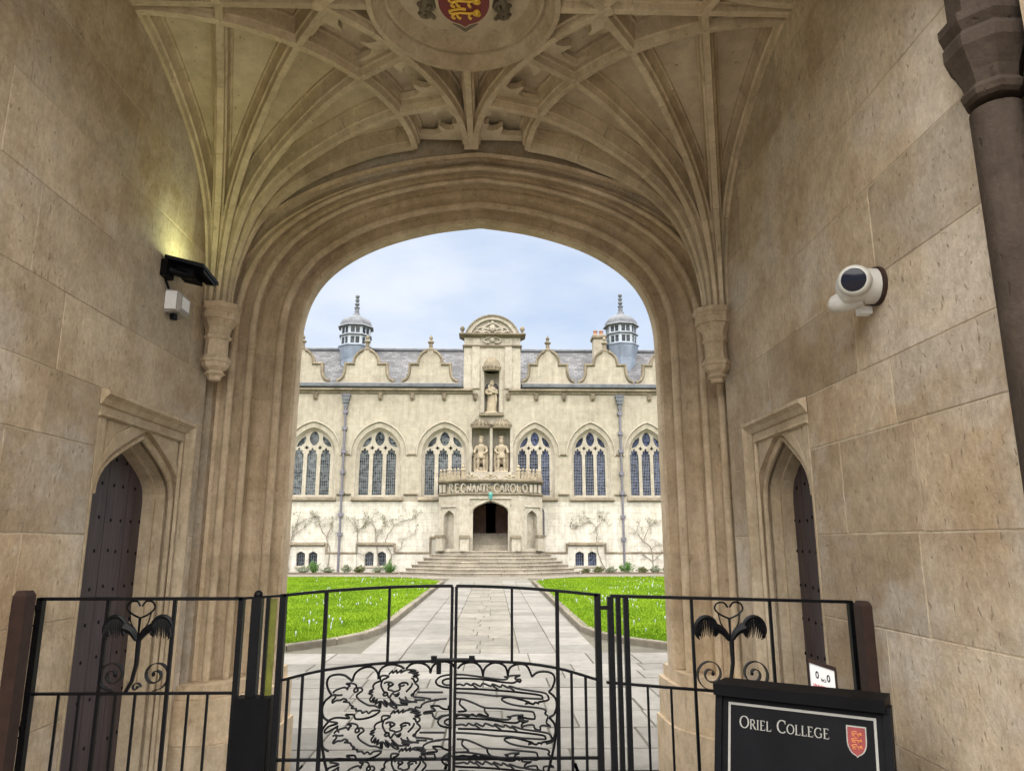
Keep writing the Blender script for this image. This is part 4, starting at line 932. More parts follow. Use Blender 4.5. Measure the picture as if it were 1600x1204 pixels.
def stroke_poly(mb, mp, pts, w, w0, w1, ox, oz, s, mod, xs=1.0):
    P = [Vector((ox + x * s * xs, oz + y * s)) for x, y in pts]; rings = []
    for i, p in enumerate(P):
        a = P[max(i - 1, 0)]; b = P[min(i + 1, len(P) - 1)]
        if mod == 'o' and (P[0] - P[-1]).length < 1e-6 and i in (0, len(P) - 1): a, b = P[-2], P[1]
        t = (b - a).normalized(); n = Vector((-t.y, t.x)); ww = w
        if mod == 'o': ww = w * (0.42 + 0.58 * abs(t.y))
        else: ww = w * mod
        q = p + n * ww / 2; r = p - n * ww / 2
        rings.append([mp(q.x, q.y, w0), mp(r.x, r.y, w0), mp(r.x, r.y, w1), mp(q.x, q.y, w1)])
    mb.loft(rings)
def letter(ch, mp, ox, oz, s, w, w0, w1, mat, parent, name='letter', xs=1.0, bold=0.0):
    st, adv = GL[ch]
    if st:
        mb = MB()
        for pts, mod in st: stroke_poly(mb, mp, pts, w * s, w0, w1, ox, oz, s, (max(mod, bold) if mod != 'o' else (1.0 if bold else 'o')), xs)
        mb.build(name, mat, parent)
    return adv * s * xs
def word(txt, mp, ox, oz, s, w, w0, w1, mat, parent, gap=0.1, caps=None, xs=1.0):
    x = ox
    for i, ch in enumerate(txt):
        ss = s * (caps if caps and i in (0,) else 1.0)
        x += letter(ch, mp, x, oz, ss, w, w0, w1, mat, parent, xs=xs, bold=0.85) + gap * s
    return x
mpF, LF = facemap(plan[2], plan[3]); mpL, LL = facemap(plan[1], plan[2]); mpR, LR = facemap(plan[3], plan[4])
def fitword(txt, mp, u0, u1, s):
    tot = sum(GL[c][1] for c in txt) * s; xs = min(1.0, (u1 - u0) / tot / 1.06); gap = max(0.0, ((u1 - u0) - tot * xs) / max(1, len(txt) - 1) / s)
    word(txt, mp, u0, 4.225, s, 0.16, -0.03, 0.098, M['trim'], porch, gap, xs=xs)
fitword('RE', mpL, 0.72, LL - 0.06, 0.44); fitword('GNANTE', mpF, 0.04, LF / 2 - 0.02, 0.44); fitword('CAROL', mpF, LF / 2 + 0.16, LF - 0.04, 0.44); fitword('O', mpR, 0.08, 0.42, 0.44)
for mp, L, us in ((mpL, LL, (0.12, 0.38)), (mpR, LR, (LR - 0.80, LR - 0.5, LR - 0.2))):
    for u in us: MB().plate(mp, [(u - 0.09, 4.24), (u + 0.09, 4.24), (u + 0.09, 4.66), (u - 0.09, 4.66)], [], -0.025, 0.06).build('parapet_block', M['trim'], porch)
# pierced cresting on the parapet
for mp, L in ((mpL, LL), (mpR, LR)):
    for k in range(6):
        u = L * (k + 0.5) / 6; w = L / 12
        c = MB()
        c.tube([mp(u - w * 0.8, 4.92, 0.0), mp(u - w * 0.5, 5.12, 0), mp(u, 5.26, 0), mp(u + w * 0.5, 5.12, 0), mp(u + w * 0.8, 4.92, 0)], 0.04, 5)
        c.tube([mp(u, 4.92, 0), mp(u, 5.40, 0)], 0.035, 5); c.ball(mp(u, 5.42, 0), 0.07, 6, 5)
        c.tube([mp(u - w * 0.9, 5.2, 0), mp(u - w * 0.4, 5.3, 0), mp(u, 5.2, 0), mp(u + w * 0.4, 5.3, 0), mp(u + w * 0.9, 5.2, 0)], 0.03, 5)
        c.build('cresting', M['statue'], porch, True)
for u in (0.15, LF - 0.15):
    MB().lathe([(0.13, 0), (0.13, 0.42), (0.17, 0.46), (0.15, 0.52), (0.06, 0.56), (0.1, 0.66), (0.03, 0.76)], mpF(u, 4.92, 0.1), 6).build('parapet_post', M['statue'], porch, True)
for u in (0.62, LF / 2, LF - 0.62):
    c = MB(); c.tube([mpF(u - 0.42, 4.93, 0.05), mpF(u - 0.25, 5.10, 0.05), mpF(u, 4.99, 0.05), mpF(u + 0.25, 5.10, 0.05), mpF(u + 0.42, 4.93, 0.05)], 0.05, 5); c.ball(mpF(u, 5.14, 0.05), 0.1, 7, 5); c.build('cresting', M['statue'], porch, True)
MB().prism([(x, y + 0.05) for x, y in plan], 4.60, 4.90).build('porch_roof', M['leaddark'], porch)
MB().box(-1.1, 1.25, 40.4, 40.95, 4.9, 5.44).build('statue_plinth', M['trim'], porch)
# inside the porch: stair, lining, inner doors
MB().box(-1.15, -0.95, PF + 0.44, 43.0, 1.2, 4.05).build('porch_side', M['trim'], porch); MB().box(1.07, 1.27, PF + 0.44, 43.0, 1.2, 4.05).build('porch_side', M['trim'], porch)
MB().box(-0.95, 1.07, 42.6, 42.8, 1.2, 4.05).build('inner_screen', M['innerwood'], porch)
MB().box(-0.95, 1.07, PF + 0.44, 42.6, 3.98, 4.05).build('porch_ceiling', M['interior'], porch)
for k in range(6):
    MB().box(-0.93, 1.05, 39.5 + k * 0.32, 42.6, 1.2 + k * 0.155, 1.2 + (k + 1) * 0.155 - 0.004).build('inner_step', M['stepstone'], porch)
for x0, x1 in ((-0.9, -0.2), (0.35, 1.02)): MB().box(x0, x1, 42.45, 42.55, 2.13, 3.7).build('inner_door', M['innerwood'], porch)
MB().tube([(-0.86, 39.6, 2.1), (-0.86, 41.2, 2.9)], 0.025, 6).build('handrail', M['iron'], porch, True)
lan = empty('wall_lantern', (PC, PF - 0.12, 3.95)); tag(lan, 'small verdigris green lantern above the porch arch', 'lantern')
MB().lathe([(0.02, -0.26), (0.06, -0.24), (0.075, -0.2), (0.115, 0.0), (0.13, 0.02), (0.09, 0.07), (0.04, 0.11), (0.02, 0.16)], (PC, PF - 0.16, 4.08), 6).build('lantern_body', M['copper'], lan)
MB().tube([(PC, PF - 0.16, 4.28), (PC, PF - 0.1, 4.38), (PC, PF + 0.06, 4.36)], 0.02, 5).build('bracket', M['iron'], lan)

# entrance steps
steps = empty('entrance_steps', (PC, 37.6, 0)); tag(steps, 'broad worn stone steps spreading below the porch', 'steps')
NS = 7; RH = 1.2 / NS
def splan(k):
    a = 1.05 + 0.135 * k; b = 2.95 + 0.30 * k; yf = 38.25 - 0.235 * k; ys = 39.9 - 0.10 * k
    return [(-b, ys), (-a, yf), (a, yf), (b, ys)]
for k in range(NS):
    z1 = 1.2 - RH * k; o = splan(k); i_ = splan(k - 2.2)
    for s in range(3):
        n = (4, 3, 4)[s]
        cuts = [0] + sorted((j + rnd.uniform(-0.2, 0.2)) / n for j in range(1, n)) + [1]
        for c0, c1 in zip(cuts[:-1], cuts[1:]):
            A = Vector(o[s]); B = Vector(o[s + 1]); Ai = Vector(i_[s]); Bi = Vector(i_[s + 1])
            nose = Vector((0, 0.03)); q = [A + (B - A) * (c0 + 0.003), A + (B - A) * (c1 - 0.003), Ai + (Bi - Ai) * (c1 - 0.003), Ai + (Bi - Ai) * (c0 + 0.003)]
            dz = rnd.uniform(-0.006, 0.004); ins = Vector((0, 0.012))
            MB().loft([[(PC + v.x * (0.992 if j < 2 else 1), v.y + (0.035 if j < 2 else 0), z1 - RH + 0.002) for j, v in enumerate(q)], [(PC + v.x * (0.992 if j < 2 else 1), v.y + (0.035 if j < 2 else 0), z1 - 0.055 + dz) for j, v in enumerate(q)], [(PC + v.x, v.y, z1 - 0.045 + dz) for v in q], [(PC + v.x, v.y, z1 - 0.012 + dz) for v in q], [(PC + v.x * 0.999, v.y + (0.015 if j < 2 else 0), z1 + dz) for j, v in enumerate(q)]]).build('step_stone', M['stepstone'], steps)
    core = splan(k - 1.2); MB().prism([(PC - 4.5 * 0 + x, y) for x, y in [(core[0][0], 40.9)] + core + [(core[3][0], 40.9)]], z1 - RH - 0.003 if k < NS - 1 else 0.0, z1 - 0.012 - 0.001 * k).build('step_core', M['stepstone'], steps)

# ------------------------------------------------------------------ statues
def statue(name, c, h, kind, label):
    x, y, z = c; s = h / 1.9; mb = MB(); r_ = random.Random(len(label))
    def L(prof, dx=0, sy=0.75): mb.lathe([(r * s, q * s) for r, q in prof], (x + dx * s, y, z), 12, 0.1, 1, sy)
    def T(pts, rr): mb.tube([(x + a * s, y + b * s, z + q * s) for a, b, q in pts], [q * s for q in rr], 8)
    def B(a, b, q, r, sz=1.0): mb.ball((x + a * s, y + b * s, z + q * s), r * s, 10, 8, sz)
    if kind == 'robe':
        L([(0.30, 0.0), (0.31, 0.05), (0.27, 0.3), (0.25, 0.7), (0.235, 1.0), (0.25, 1.2), (0.27, 1.38), (0.20, 1.48), (0.08, 1.53), (0.07, 1.58)])
        for i in range(9):
            a = math.pi + math.pi * (i + 0.5) / 9; T([(0.27 * math.cos(a), 0.22 * math.sin(a), 0.02), (0.24 * math.cos(a + 0.08), 0.20 * math.sin(a), 0.6), (0.20 * math.cos(a), 0.17 * math.sin(a), 1.0)], [0.045, 0.035, 0.02])
        B(0, -0.03, 1.69, 0.115, 1.2); B(0, 0.03, 1.70, 0.15, 1.15); B(0, -0.03, 1.83, 0.11, 0.6)
        T([(0.25, 0, 1.38), (0.30, -0.12, 1.12), (0.10, -0.26, 1.15), (-0.08, -0.27, 1.25)], [0.09, 0.085, 0.065, 0.045]); T([(-0.25, 0, 1.38), (-0.32, -0.10, 1.16), (-0.18, -0.26, 1.05), (0.02, -0.28, 1.08)], [0.09, 0.085, 0.065, 0.045])
        B(-0.15, -0.22, 1.52, 0.075, 1.15); T([(-0.15, -0.2, 1.45), (-0.12, -0.22, 1.25), (0.0, -0.24, 1.15)], [0.07, 0.09, 0.06]); T([(0.2, -0.1, 1.1), (0.26, -0.16, 0.7), (0.24, -0.14, 0.35)], [0.08, 0.07, 0.03])
    else:
        for sg, fx in ((-1, -0.02), (1, 0.04)):
            T([(sg * 0.10, 0, 0.92), (sg * 0.13 + fx, -0.05, 0.52), (sg * 0.14 + fx, -0.01, 0.10), (sg * 0.15 + fx, -0.02, 0.03)], [0.12, 0.085, 0.055, 0.06]); T([(sg * 0.15 + fx, 0, 0.05), (sg * 0.18 + fx, -0.16, 0.03)], [0.06, 0.045])
            T([(sg * 0.13 + fx, -0.02, 0.36), (sg * 0.14 + fx, 0.01, 0.2)], [0.08, 0.06])
        L([(0.24, 0.72), (0.27, 0.78), (0.23, 0.95), (0.18, 1.06), (0.19, 1.15), (0.23, 1.32), (0.22, 1.42), (0.12, 1.49), (0.07, 1.53), (0.065, 1.58)])
        T([(-0.27, 0.08, 1.42), (-0.33, 0.12, 1.0), (-0.34, 0.14, 0.5), (-0.32, 0.14, 0.05)], [0.07, 0.10, 0.11, 0.10]); T([(0.27, 0.08, 1.42), (0.32, 0.12, 1.0), (0.33, 0.14, 0.5), (0.32, 0.14, 0.05)], [0.07, 0.10, 0.10, 0.09])
        T([(-0.28, 0.12, 0.5), (0, 0.2, 0.6), (0.28, 0.12, 0.5)], [0.1, 0.2, 0.1]); T([(-0.25, 0.12, 1.2), (0, 0.16, 1.2), (0.25, 0.12, 1.2)], [0.1, 0.15, 0.1]); T([(-0.28, 0.12, 0.12), (0, 0.2, 0.15), (0.28, 0.12, 0.12)], [0.1, 0.16, 0.1])
        B(0, -0.02, 1.68, 0.115, 1.2); B(0, 0.03, 1.66, 0.135, 1.2); T([(0, -0.1, 1.60), (0, -0.11, 1.53)], [0.06, 0.03])
        mb.lathe([(0.10 * s, 1.78 * s), (0.115 * s, 1.80 * s), (0.10 * s, 1.83 * s), (0.125 * s, 1.90 * s), (0.05 * s, 1.92 * s)], (x, y, z), 10)
        for i in range(5):
            a = math.pi * 2 * i / 5; T([(0.11 * math.cos(a), 0.11 * math.sin(a), 1.86), (0.115 * math.cos(a), 0.115 * math.sin(a), 1.97)], [0.03, 0.02])
        T([(0, 0, 1.85), (0, 0, 2.0)], [0.035, 0.03])
        m = 1 if kind == 'kingr' else -1
        T([(m * 0.22, 0, 1.40), (m * 0.34, -0.06, 1.14), (m * 0.36, -0.24, 1.02), (m * 0.37, -0.30, 1.04)], [0.085, 0.075, 0.055, 0.05]); T([(-m * 0.22, 0, 1.40), (-m * 0.33, -0.03, 1.14), (-m * 0.20, -0.20, 1.0), (-m * 0.16, -0.22, 1.0)], [0.085, 0.075, 0.055, 0.05])
        T([(m * 0.30, -0.30, 0.98), (m * 0.5, -0.32, 1.1)], [0.03, 0.025])
    mb.box(x - 0.36 * s, x + 0.36 * s, y - 0.3 * s, y + 0.28 * s, z - 0.05 * s, z + 0.04 * s)
    o = mb.build(name, M['statue']); md = o.modifiers.new('join', 'REMESH'); md.mode = 'VOXEL'; md.voxel_size = 0.028; md.use_smooth_shade = True
    tag(o, label, 'statue'); return o
statue('statue', (0.08, Y0 + 0.16, 8.84), 1.92, 'robe', 'stone statue of a robed woman holding a child in the upper niche')
statue('statue', (-0.50, Y0 - 0.0, 5.50), 1.95, 'kingl', 'stone statue of a crowned king, left of the pair above the porch')
statue('statue', (0.64, Y0 - 0.0, 5.50), 1.95, 'kingr', 'stone statue of a crowned king, right of the pair above the porch')

# ------------------------------------------------------------------ planting along the wall
for x0, x1 in ((-16, -4.9), (5.0, 16)):
    o = MB().box(x0, x1, 39.9, Y0 - 0.07, -0.02, 0.06).build('flower_bed', M['soil']); tag(o, kind='structure')
def leafquad(mb, p, s, r_):
    a = Vector((r_.gauss(0, 1), r_.gauss(0, 1), r_.gauss(0, 1))).normalized(); b = a.orthogonal().normalized(); q = a.cross(b)
    mb.add([p - b * s - q * s * 0.2, p - q * s * 0.6, p + b * s, p + q * s * 0.6], [(0, 1, 2, 3)])
CL = [(-5.55, [[(0.0, 0.15), (0.22, 0.95), (-0.1, 1.75), (0.28, 2.5), (0.1, 3.0)], [(0.22, 0.95), (0.75, 1.35), (0.85, 1.75), (1.5, 2.1)], [(0.28, 2.5), (0.8, 2.8), (1.6, 2.95)]], 'bare twisted climber with a forked trunk beside the left end of the steps'),
      (-6.1, [[(0.15, 0.2), (0.0, 1.2), (-0.1, 1.9), (-0.2, 2.5), (-0.75, 2.9)], [(-0.1, 1.9), (0.3, 2.4), (0.35, 3.0)]], 'thin leafy climber trained over the middle left basement window'),
      (-7.2, [[(0.0, 1.1), (0.0, 2.0), (-0.1, 2.6), (-0.35, 3.0)], [(0.0, 2.2), (0.35, 2.6), (0.5, 3.05)], [(0.0, 1.1), (0.3, 1.0), (0.45, 0.7), (0.42, 0.1)]], 'sparse climber with upright stem right of the left downpipe'),
      (-8.75, [[(0.0, 0.1), (0.1, 1.2), (-0.1, 1.9), (0.2, 2.6), (0.1, 3.1)], [(-0.1, 1.9), (-0.5, 2.5), (-0.6, 3.0)]], 'wispy climber left of the left downpipe'),
      (-10.9, [[(0.0, 0.1), (0.1, 1.6), (0.3, 2.4), (0.5, 3.1)], [(0.1, 1.9), (0.6, 2.3), (1.0, 2.5)], [(0.3, 2.5), (0.9, 2.9), (1.5, 3.0)]], 'spreading climber over the leftmost basement window'),
      (5.85, [[(0.55, 0.1), (0.2, 0.8), (0.05, 1.5), (0.02, 2.4), (-0.3, 2.8), (-0.5, 3.0)], [(0.02, 2.4), (0.3, 2.7), (0.4, 3.0)], [(-0.3, 2.8), (-0.9, 2.5), (-1.3, 2.35)]], 'single-stemmed climber above the right basement window'),
      (8.75, [[(0.2, 0.1), (0.15, 1.3), (-0.25, 1.7), (-0.6, 2.2), (-0.45, 2.7)], [(0.15, 1.3), (0.6, 1.55), (0.8, 1.4)], [(-0.25, 1.8), (0.1, 2.5), (0.5, 2.8)], [(0.2, 0.6), (0.6, 1.0), (0.75, 1.2)], [(0.2, 0.6), (-0.3, 1.0), (-0.5, 1.1)]], 'forked climber at the far right of the range')]
for ci, (x, lines, lab) in enumerate(CL):
    r_ = random.Random(100 + ci); cl = empty('climbing_plant', (x, Y0 - 0.1, 0.05)); tag(cl, lab, 'climber', 'climbers trained on the hall wall')
    br = MB(); lv = MB()
    for li, ln in enumerate(lines):
        pts = catmull([(x + a, Y0 - 0.09, b) for a, b in ln], 5); n = len(pts)
        w0 = 0.034 if li == 0 else 0.02
        br.tube([p + Vector((r_.gauss(0, 0.012), r_.gauss(0, 0.01), 0)) for p in pts], [w0 * (1 - 0.7 * i / n) for i in range(n)], 6)
        for k in range(9):
            i = r_.randrange(n // 3, n); p = pts[i].copy(); d = Vector((r_.gauss(0, 1), 0, r_.gauss(0.5, 0.6))).normalized(); q = [p.copy()]
            for _ in range(6):
                d = (d + Vector((r_.gauss(0, 0.35), 0, r_.gauss(0.05, 0.3)))).normalized(); p = p + d * r_.uniform(0.06, 0.13); p.y = Y0 - 0.09 + r_.gauss(0, 0.02); p.z = min(p.z, 3.35)
                q.append(p.copy())
                if p.z > 2.1:
                    for _ in range(r_.choice((0, 1, 2, 3))): leafquad(lv, p + Vector((r_.gauss(0, 0.05), -abs(r_.gauss(0, 0.04)), r_.gauss(0, 0.05))), r_.uniform(0.022, 0.048), r_)
            br.tube(q, [0.009 - 0.001 * i for i in range(len(q))], 4)
    br.build('branches', M['bark'], cl, True); lv.build('leaves', M['leaf'], cl)
def bush(x, y, h, w, mat, lab, grp, seed, spiky=False):
    r_ = random.Random(seed); b = empty('shrub', (x, y, 0.05)); tag(b, lab, 'shrub', grp); st = MB(); lv = MB()
    for k in range(26):
        a = r_.uniform(0, 6.28); t = r_.uniform(0.1, 1.0); tip = Vector((x + math.cos(a) * w * t, y + math.sin(a) * w * t * 0.6, 0.05 + h * (1.05 - 0.6 * t * t) * r_.uniform(0.75, 1.05)))
        bs = Vector((x + math.cos(a) * w * 0.15, y + math.sin(a) * w * 0.1, 0.05)); md = (bs + tip) / 2 + Vector((0, 0, h * 0.12))
        st.tube([bs, md, tip], [0.012, 0.009, 0.004], 4)
        for j in range(26 if not spiky else 14):
            q = bs.lerp(tip, r_.uniform(0.3, 1.05)) + Vector((r_.gauss(0, w * 0.09), r_.gauss(0, w * 0.07), r_.gauss(0, h * 0.06)))
            leafquad(lv, q, r_.uniform(0.025, 0.05), r_)
        if spiky:
            for j in range(3):
                d = Vector((math.cos(a) + r_.gauss(0, 0.4), math.sin(a) + r_.gauss(0, 0.4), r_.uniform(0.6, 1.8))).normalized(); q = bs + d * h * r_.uniform(0.7, 1.1); sd = Vector((-d.y, d.x, 0)).normalized() * 0.02
                lv.add([bs - sd, bs + sd, q], [(0, 1, 2)])
    st.build('stems', M['stem'], b); lv.build('foliage', mat, b)
PLACE = [' at the far left end of the bed', ' in front of the left pane of the leftmost basement window', ' just left of the left downpipe', ' just right of the left downpipe', ' at the left edge of the middle left basement window',
         ' between the spiky shrub and the middle left basement window', ' nearest the right foot of the steps', ' under the right basement window', ' between the right basement window and the right downpipe', ' just right of the round shrub at the right downpipe',
         ' under the forked climber at far right', ' at the far right end of the bed']
bush(-9.32, 40.3, 0.55, 0.42, M['shrubleaf'], 'rounded green shrub under the leftmost basement window', 'shrubs along the wall', 1)
bush(-5.3, 40.25, 0.66, 0.40, M['shrubleaf'], 'spiky green shrub beside the left foot of the steps', 'shrubs along the wall', 2, True)
bush(7.4, 40.3, 0.62, 0.48, M['shrubleaf'], 'rounded green shrub at the foot of the right downpipe', 'shrubs along the wall', 3)
for i, (x, h, m) in enumerate(((-10.9, 0.42, 'greyleaf'), (-9.9, 0.34, 'greyleaf'), (-8.6, 0.3, 'greyleaf'), (-7.6, 0.4, 'greyleaf'), (-6.9, 0.36, 'leaf'), (-6.0, 0.3, 'greyleaf'), (5.2, 0.2, 'leaf'), (5.9, 0.3, 'leaf'), (6.6, 0.3, 'greyleaf'), (8.2, 0.3, 'leaf'), (9.0, 0.35, 'greyleaf'), (9.7, 0.3, 'leaf'))):
    bush(x, 40.25 + (i % 3) * 0.12, h, 0.36, M[m], ('low grey-green border plant' if m == 'greyleaf' else 'low brownish border plant') + PLACE[i], 'low border plants', 20 + i)

# ------------------------------------------------------------------ timber at the passage sides
for x0, x1, y0, y1, zt, lab in ((-1.768, -1.715, 3.12, 3.19, 1.41, 'dark brown timber upright fixed to the left wall at the railing end'), (1.722, 1.768, 3.16, 3.23, 1.36, 'dark brown timber upright fixed to the right wall at the railing end')):
    o = MB().loft([[(x0, y0, 0), (x1, y0, 0), (x1, y1, 0), (x0, y1, 0)], [(x0, y0, zt - 0.02), (x1, y0, zt - 0.02), (x1, y1, zt - 0.02), (x0, y1, zt - 0.02)], [(x0 + 0.008, y0 + 0.01, zt), (x1 - 0.008, y0 + 0.01, zt), (x1 - 0.008, y1 - 0.01, zt), (x0 + 0.008, y1 - 0.01, zt)]]).build('timber_upright', M['rust'])
    tag(o, lab, 'post')
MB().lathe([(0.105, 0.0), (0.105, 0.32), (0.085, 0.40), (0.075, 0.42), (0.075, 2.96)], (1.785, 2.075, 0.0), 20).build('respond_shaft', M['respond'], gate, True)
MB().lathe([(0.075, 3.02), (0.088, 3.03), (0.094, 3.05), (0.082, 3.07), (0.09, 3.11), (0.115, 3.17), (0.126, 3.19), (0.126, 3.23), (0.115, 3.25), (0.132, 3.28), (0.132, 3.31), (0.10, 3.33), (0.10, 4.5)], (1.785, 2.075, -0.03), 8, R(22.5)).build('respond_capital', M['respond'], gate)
# ------------------------------------------------------------------ iron gates and railings
GY = 3.30
def bar(x0, z0, x1, z1, w, d=None, y=GY):
    d = d or w; t = Vector((x1 - x0, 0, z1 - z0)).normalized(); n = Vector((-t.z, 0, t.x)) * w / 2; o = Vector((0, d / 2, 0)); A = Vector((x0, y, z0)); B = Vector((x1, y, z1))
    return MB().loft([[A - n - o, A + n - o, A + n + o, A - n + o], [B - n - o, B + n - o, B + n + o, B - n + o]])
def railpath(pts, w, d, y=GY):
    P = [Vector((x, y, z)) for x, z in pts]; rings = []
    for i, p in enumerate(P):
        t = (P[min(i + 1, len(P) - 1)] - P[max(i - 1, 0)]).normalized(); n = Vector((-t.z, 0, t.x)) * w / 2; o = Vector((0, d / 2, 0)); rings.append([p - n - o, p + n - o, p + n + o, p - n + o])
    return MB().loft(rings)
def curve2(pts, n=6): return [(p[0], p[1]) for p in catmull([(a, b, 0) for a, b in pts], n)]
topc = curve2([(-0.738, 1.379), (-0.547, 1.397), (-0.28, 1.413), (0.006, 1.418), (0.256, 1.411), (0.452, 1.397), (0.634, 1.379)])
midc = curve2([(-0.716, 1.035), (-0.536, 1.075), (-0.269, 1.103), (0.006, 1.109), (0.256, 1.103), (0.448, 1.079), (0.625, 1.030)])
def zat(c, x):
    for a, b in zip(c[:-1], c[1:]):
        if a[0] <= x <= b[0]: return a[1] + (b[1] - a[1]) * (x - a[0]) / (b[0] - a[0])
    return c[0][1] if x < c[0][0] else c[-1][1]
SPLIT = 0.006
gl = empty('iron_gate', (-0.36, GY, 0.06)); tag(gl, 'left leaf of the black iron gate with three lion heads in outline', 'gate', 'iron gate leaves')
gr = empty('iron_gate', (0.32, GY, 0.06)); tag(gr, 'right leaf of the black iron gate with long lion bodies and tails in outline', 'gate', 'iron gate leaves')
ZB = 0.09
for leaf, x0, x1, stile, bars, lows in ((gl, -0.728, SPLIT - 0.008, -0.728, (-0.545, -0.274), (-0.688, -0.628)), (gr, SPLIT + 0.008, 0.628, 0.628, (0.256, 0.452), (0.51, 0.57))):
    railpath([(x0, zat(topc, x0))] + [p for p in topc if x0 < p[0] < x1] + [(x1, zat(topc, x1))], 0.012, 0.03).build('top_rail', M['iron'], leaf)
    railpath([(x0, zat(midc, x0))] + [p for p in midc if x0 < p[0] < x1] + [(x1, zat(midc, x1))], 0.010, 0.018).build('middle_rail', M['iron'], leaf)
    for nm, z, w in (('lower_rail', 0.722, 0.011), ('bottom_rail', ZB, 0.03)): bar(x0, z, x1, z, w, 0.014, GY + 0.012).build(nm, M['iron'], leaf)
    bar(stile, ZB - 0.03, stile, zat(topc, stile) + 0.006, 0.026, 0.03).build('hinge_stile', M['iron'], leaf)
    meet = SPLIT - 0.009 if leaf is gl else SPLIT + 0.009
    bar(meet, ZB - 0.03, meet, 1.416, 0.012, 0.024).build('meeting_stile', M['iron'], leaf)
    for b in bars:
        outer = abs(b) > 0.4
        bar(b, ZB if outer else zat(midc, b), b, zat(topc, b), 0.016 if outer else 0.011, 0.014).build('upright', M['iron'], leaf)
    for b in lows: bar(b, ZB, b, zat(midc, b), 0.011, 0.011).build('lower_upright', M['iron'], leaf)
# heraldic wirework in the shield: three lions one above the other
GX = lambda px: -0.716 + (px - 440) * 0.002708
GZ = lambda py: 1.107 - (py - 1033) * 0.002513
A_ = lambda x, y: (GX(495 + x / 8.421), GZ(1025 + y / 8.421))
B_ = lambda x, y: (GX(660 + x / 7.273), GZ(1025 + y / 7.273))
lionA = [[(215,480),(240,450),(290,425),(370,405),(400,435),(410,400),(435,380),(380,358),(440,350),(500,365),(520,400),(490,440),(500,470),(540,450),(530,415),(580,415),(600,450),(560,480),(525,520),(560,570),(620,610),(690,645),(760,650),(830,680)],
 [(200,515),(240,500),(270,510),(340,505)],
 [(240,500),(250,540),(215,580),(215,610),(255,580),(320,575),(350,555),(390,565),(395,590),(350,595),(430,605),(450,640),(490,660),(460,680),(530,690),(520,715),(590,715),(610,745),(660,720),(690,750),(740,715),(840,715),(780,770),(700,805),(600,825),(520,820),(500,770),(440,765),(390,770),(440,800),(430,815),(300,805),(220,820),(180,850),(290,870),(270,890),(180,920),(130,980),(150,1000),(240,950),(300,910),(290,950),(320,1000)],
 [(840,320),(760,355),(735,400),(745,430),(690,460),(740,465),(680,490),(735,510),(700,560),(720,600),(745,550),(760,550),(740,610),(800,560),(770,630),(830,590),(820,660),(840,680),(850,590),(900,650),(930,655),(880,570),(960,640),(1000,670),(1060,685),(960,560),(1050,640),(1130,640),(1200,640),(1090,610),(1240,605)],
 [(830,320),(825,270),(860,250),(940,260),(900,290),(860,310),(840,380),(870,450),(890,480)],
 [(935,235),(985,185),(985,220),(1040,175),(1040,220),(1110,170),(1090,215),(1170,175),(1300,185),(1190,210),(1330,210),(1240,225),(1340,245),(1250,265),(1310,280),(1320,320),(1280,340),(1260,300),(1230,290)],
 [(1250,350),(1240,390),(1200,440),(1170,470)],[(1280,350),(1330,400),(1310,440),(1280,470),(1270,500),(1250,500),(1240,520),(1280,525)],
 [(1270,540),(1370,545),(1500,565)],[(1280,575),(1420,580)],[(1160,530),(1200,590),(1320,605)],
 [(880,360),(900,340),(960,340),(1000,370),(960,390),(930,370),(950,350)],[(1190,385),(1180,355),(1120,350),(1070,380),(1110,390),(1150,375)],
 [(985,380),(940,410),(940,440),(980,450),(1010,465),(1070,450),(1090,420),(1075,400)],
 [(900,480),(870,500),(890,520),(925,500),(920,480),(890,470)],[(925,500),(950,545),(980,500),(1000,490),(1030,510),(1080,480),(1060,525),(1020,520)],[(1100,570),(1200,590)],
 [(960,600),(1000,640),(1090,640)],[(1080,540),(1130,610),(1230,600)],[(1320,475),(1600,478)],
 [(1200,720),(1220,690),(1290,700),(1300,670),(1360,680),(1380,640),(1440,605),(1530,585),(1600,578)]]
lionB = [[(0,410),(350,415),(600,430),(800,455),(950,460),(1100,480),(1340,495),(1355,475),(1320,450),(1100,420),(900,400),(620,380),(370,370),(200,345),(150,310),(150,270),(200,230),(300,210),(450,210),(640,235),(800,260),(900,270),(950,265),(960,245),(920,240),(970,235),(1000,225),(1110,222),(1060,240),(1050,265),(1110,270),(1105,300),(1070,290),(1020,310),(900,300),(700,270),(500,255),(330,255),(250,265),(220,295),(250,325),(330,330),(420,320)],
 [(420,320),(465,335),(490,310),(550,335),(575,310),(650,345),(680,312),(770,345),(790,320),(880,355),(900,330),(970,365),(985,345),(1080,375),(1200,395),(1330,415),(1400,435),(1430,480),(1420,510),(1350,525),(1310,530)],
 [(550,320),(630,380)],[(780,330),(860,390)],[(970,350),(1040,400)],
 [(1320,550),(1280,535),(1250,555),(1200,540),(1160,550),(1210,535),(1100,500),(1000,475),(920,480),(895,500),(960,540),(1080,570),(1250,590),(1370,610),(1400,640),(1385,660),(1420,690)],
 [(60,515),(200,490),(430,490),(560,530),(700,590),(850,600),(1100,625),(1240,640),(1265,670),(1270,720),(1200,720),(1120,705),(1090,740),(1200,745),(1150,760),(1120,790),(1130,820),(1150,800),(1250,790),(1270,830),(1330,850),(1330,810),(1370,795),(1450,810),(1400,770),(1420,700)],
 [(430,500),(420,550),(490,615),(480,630),(400,635)],[(700,600),(710,640),(745,680),(710,690),(640,665),(610,690),(560,665),(520,690),(430,670),(380,690)],
 [(340,575),(310,570),(290,580),(320,605),(250,605),(210,590),(180,570),(90,570),(130,600),(140,625),(40,635),(15,655),(110,650),(120,680),(160,715),(220,680),(340,670)]]
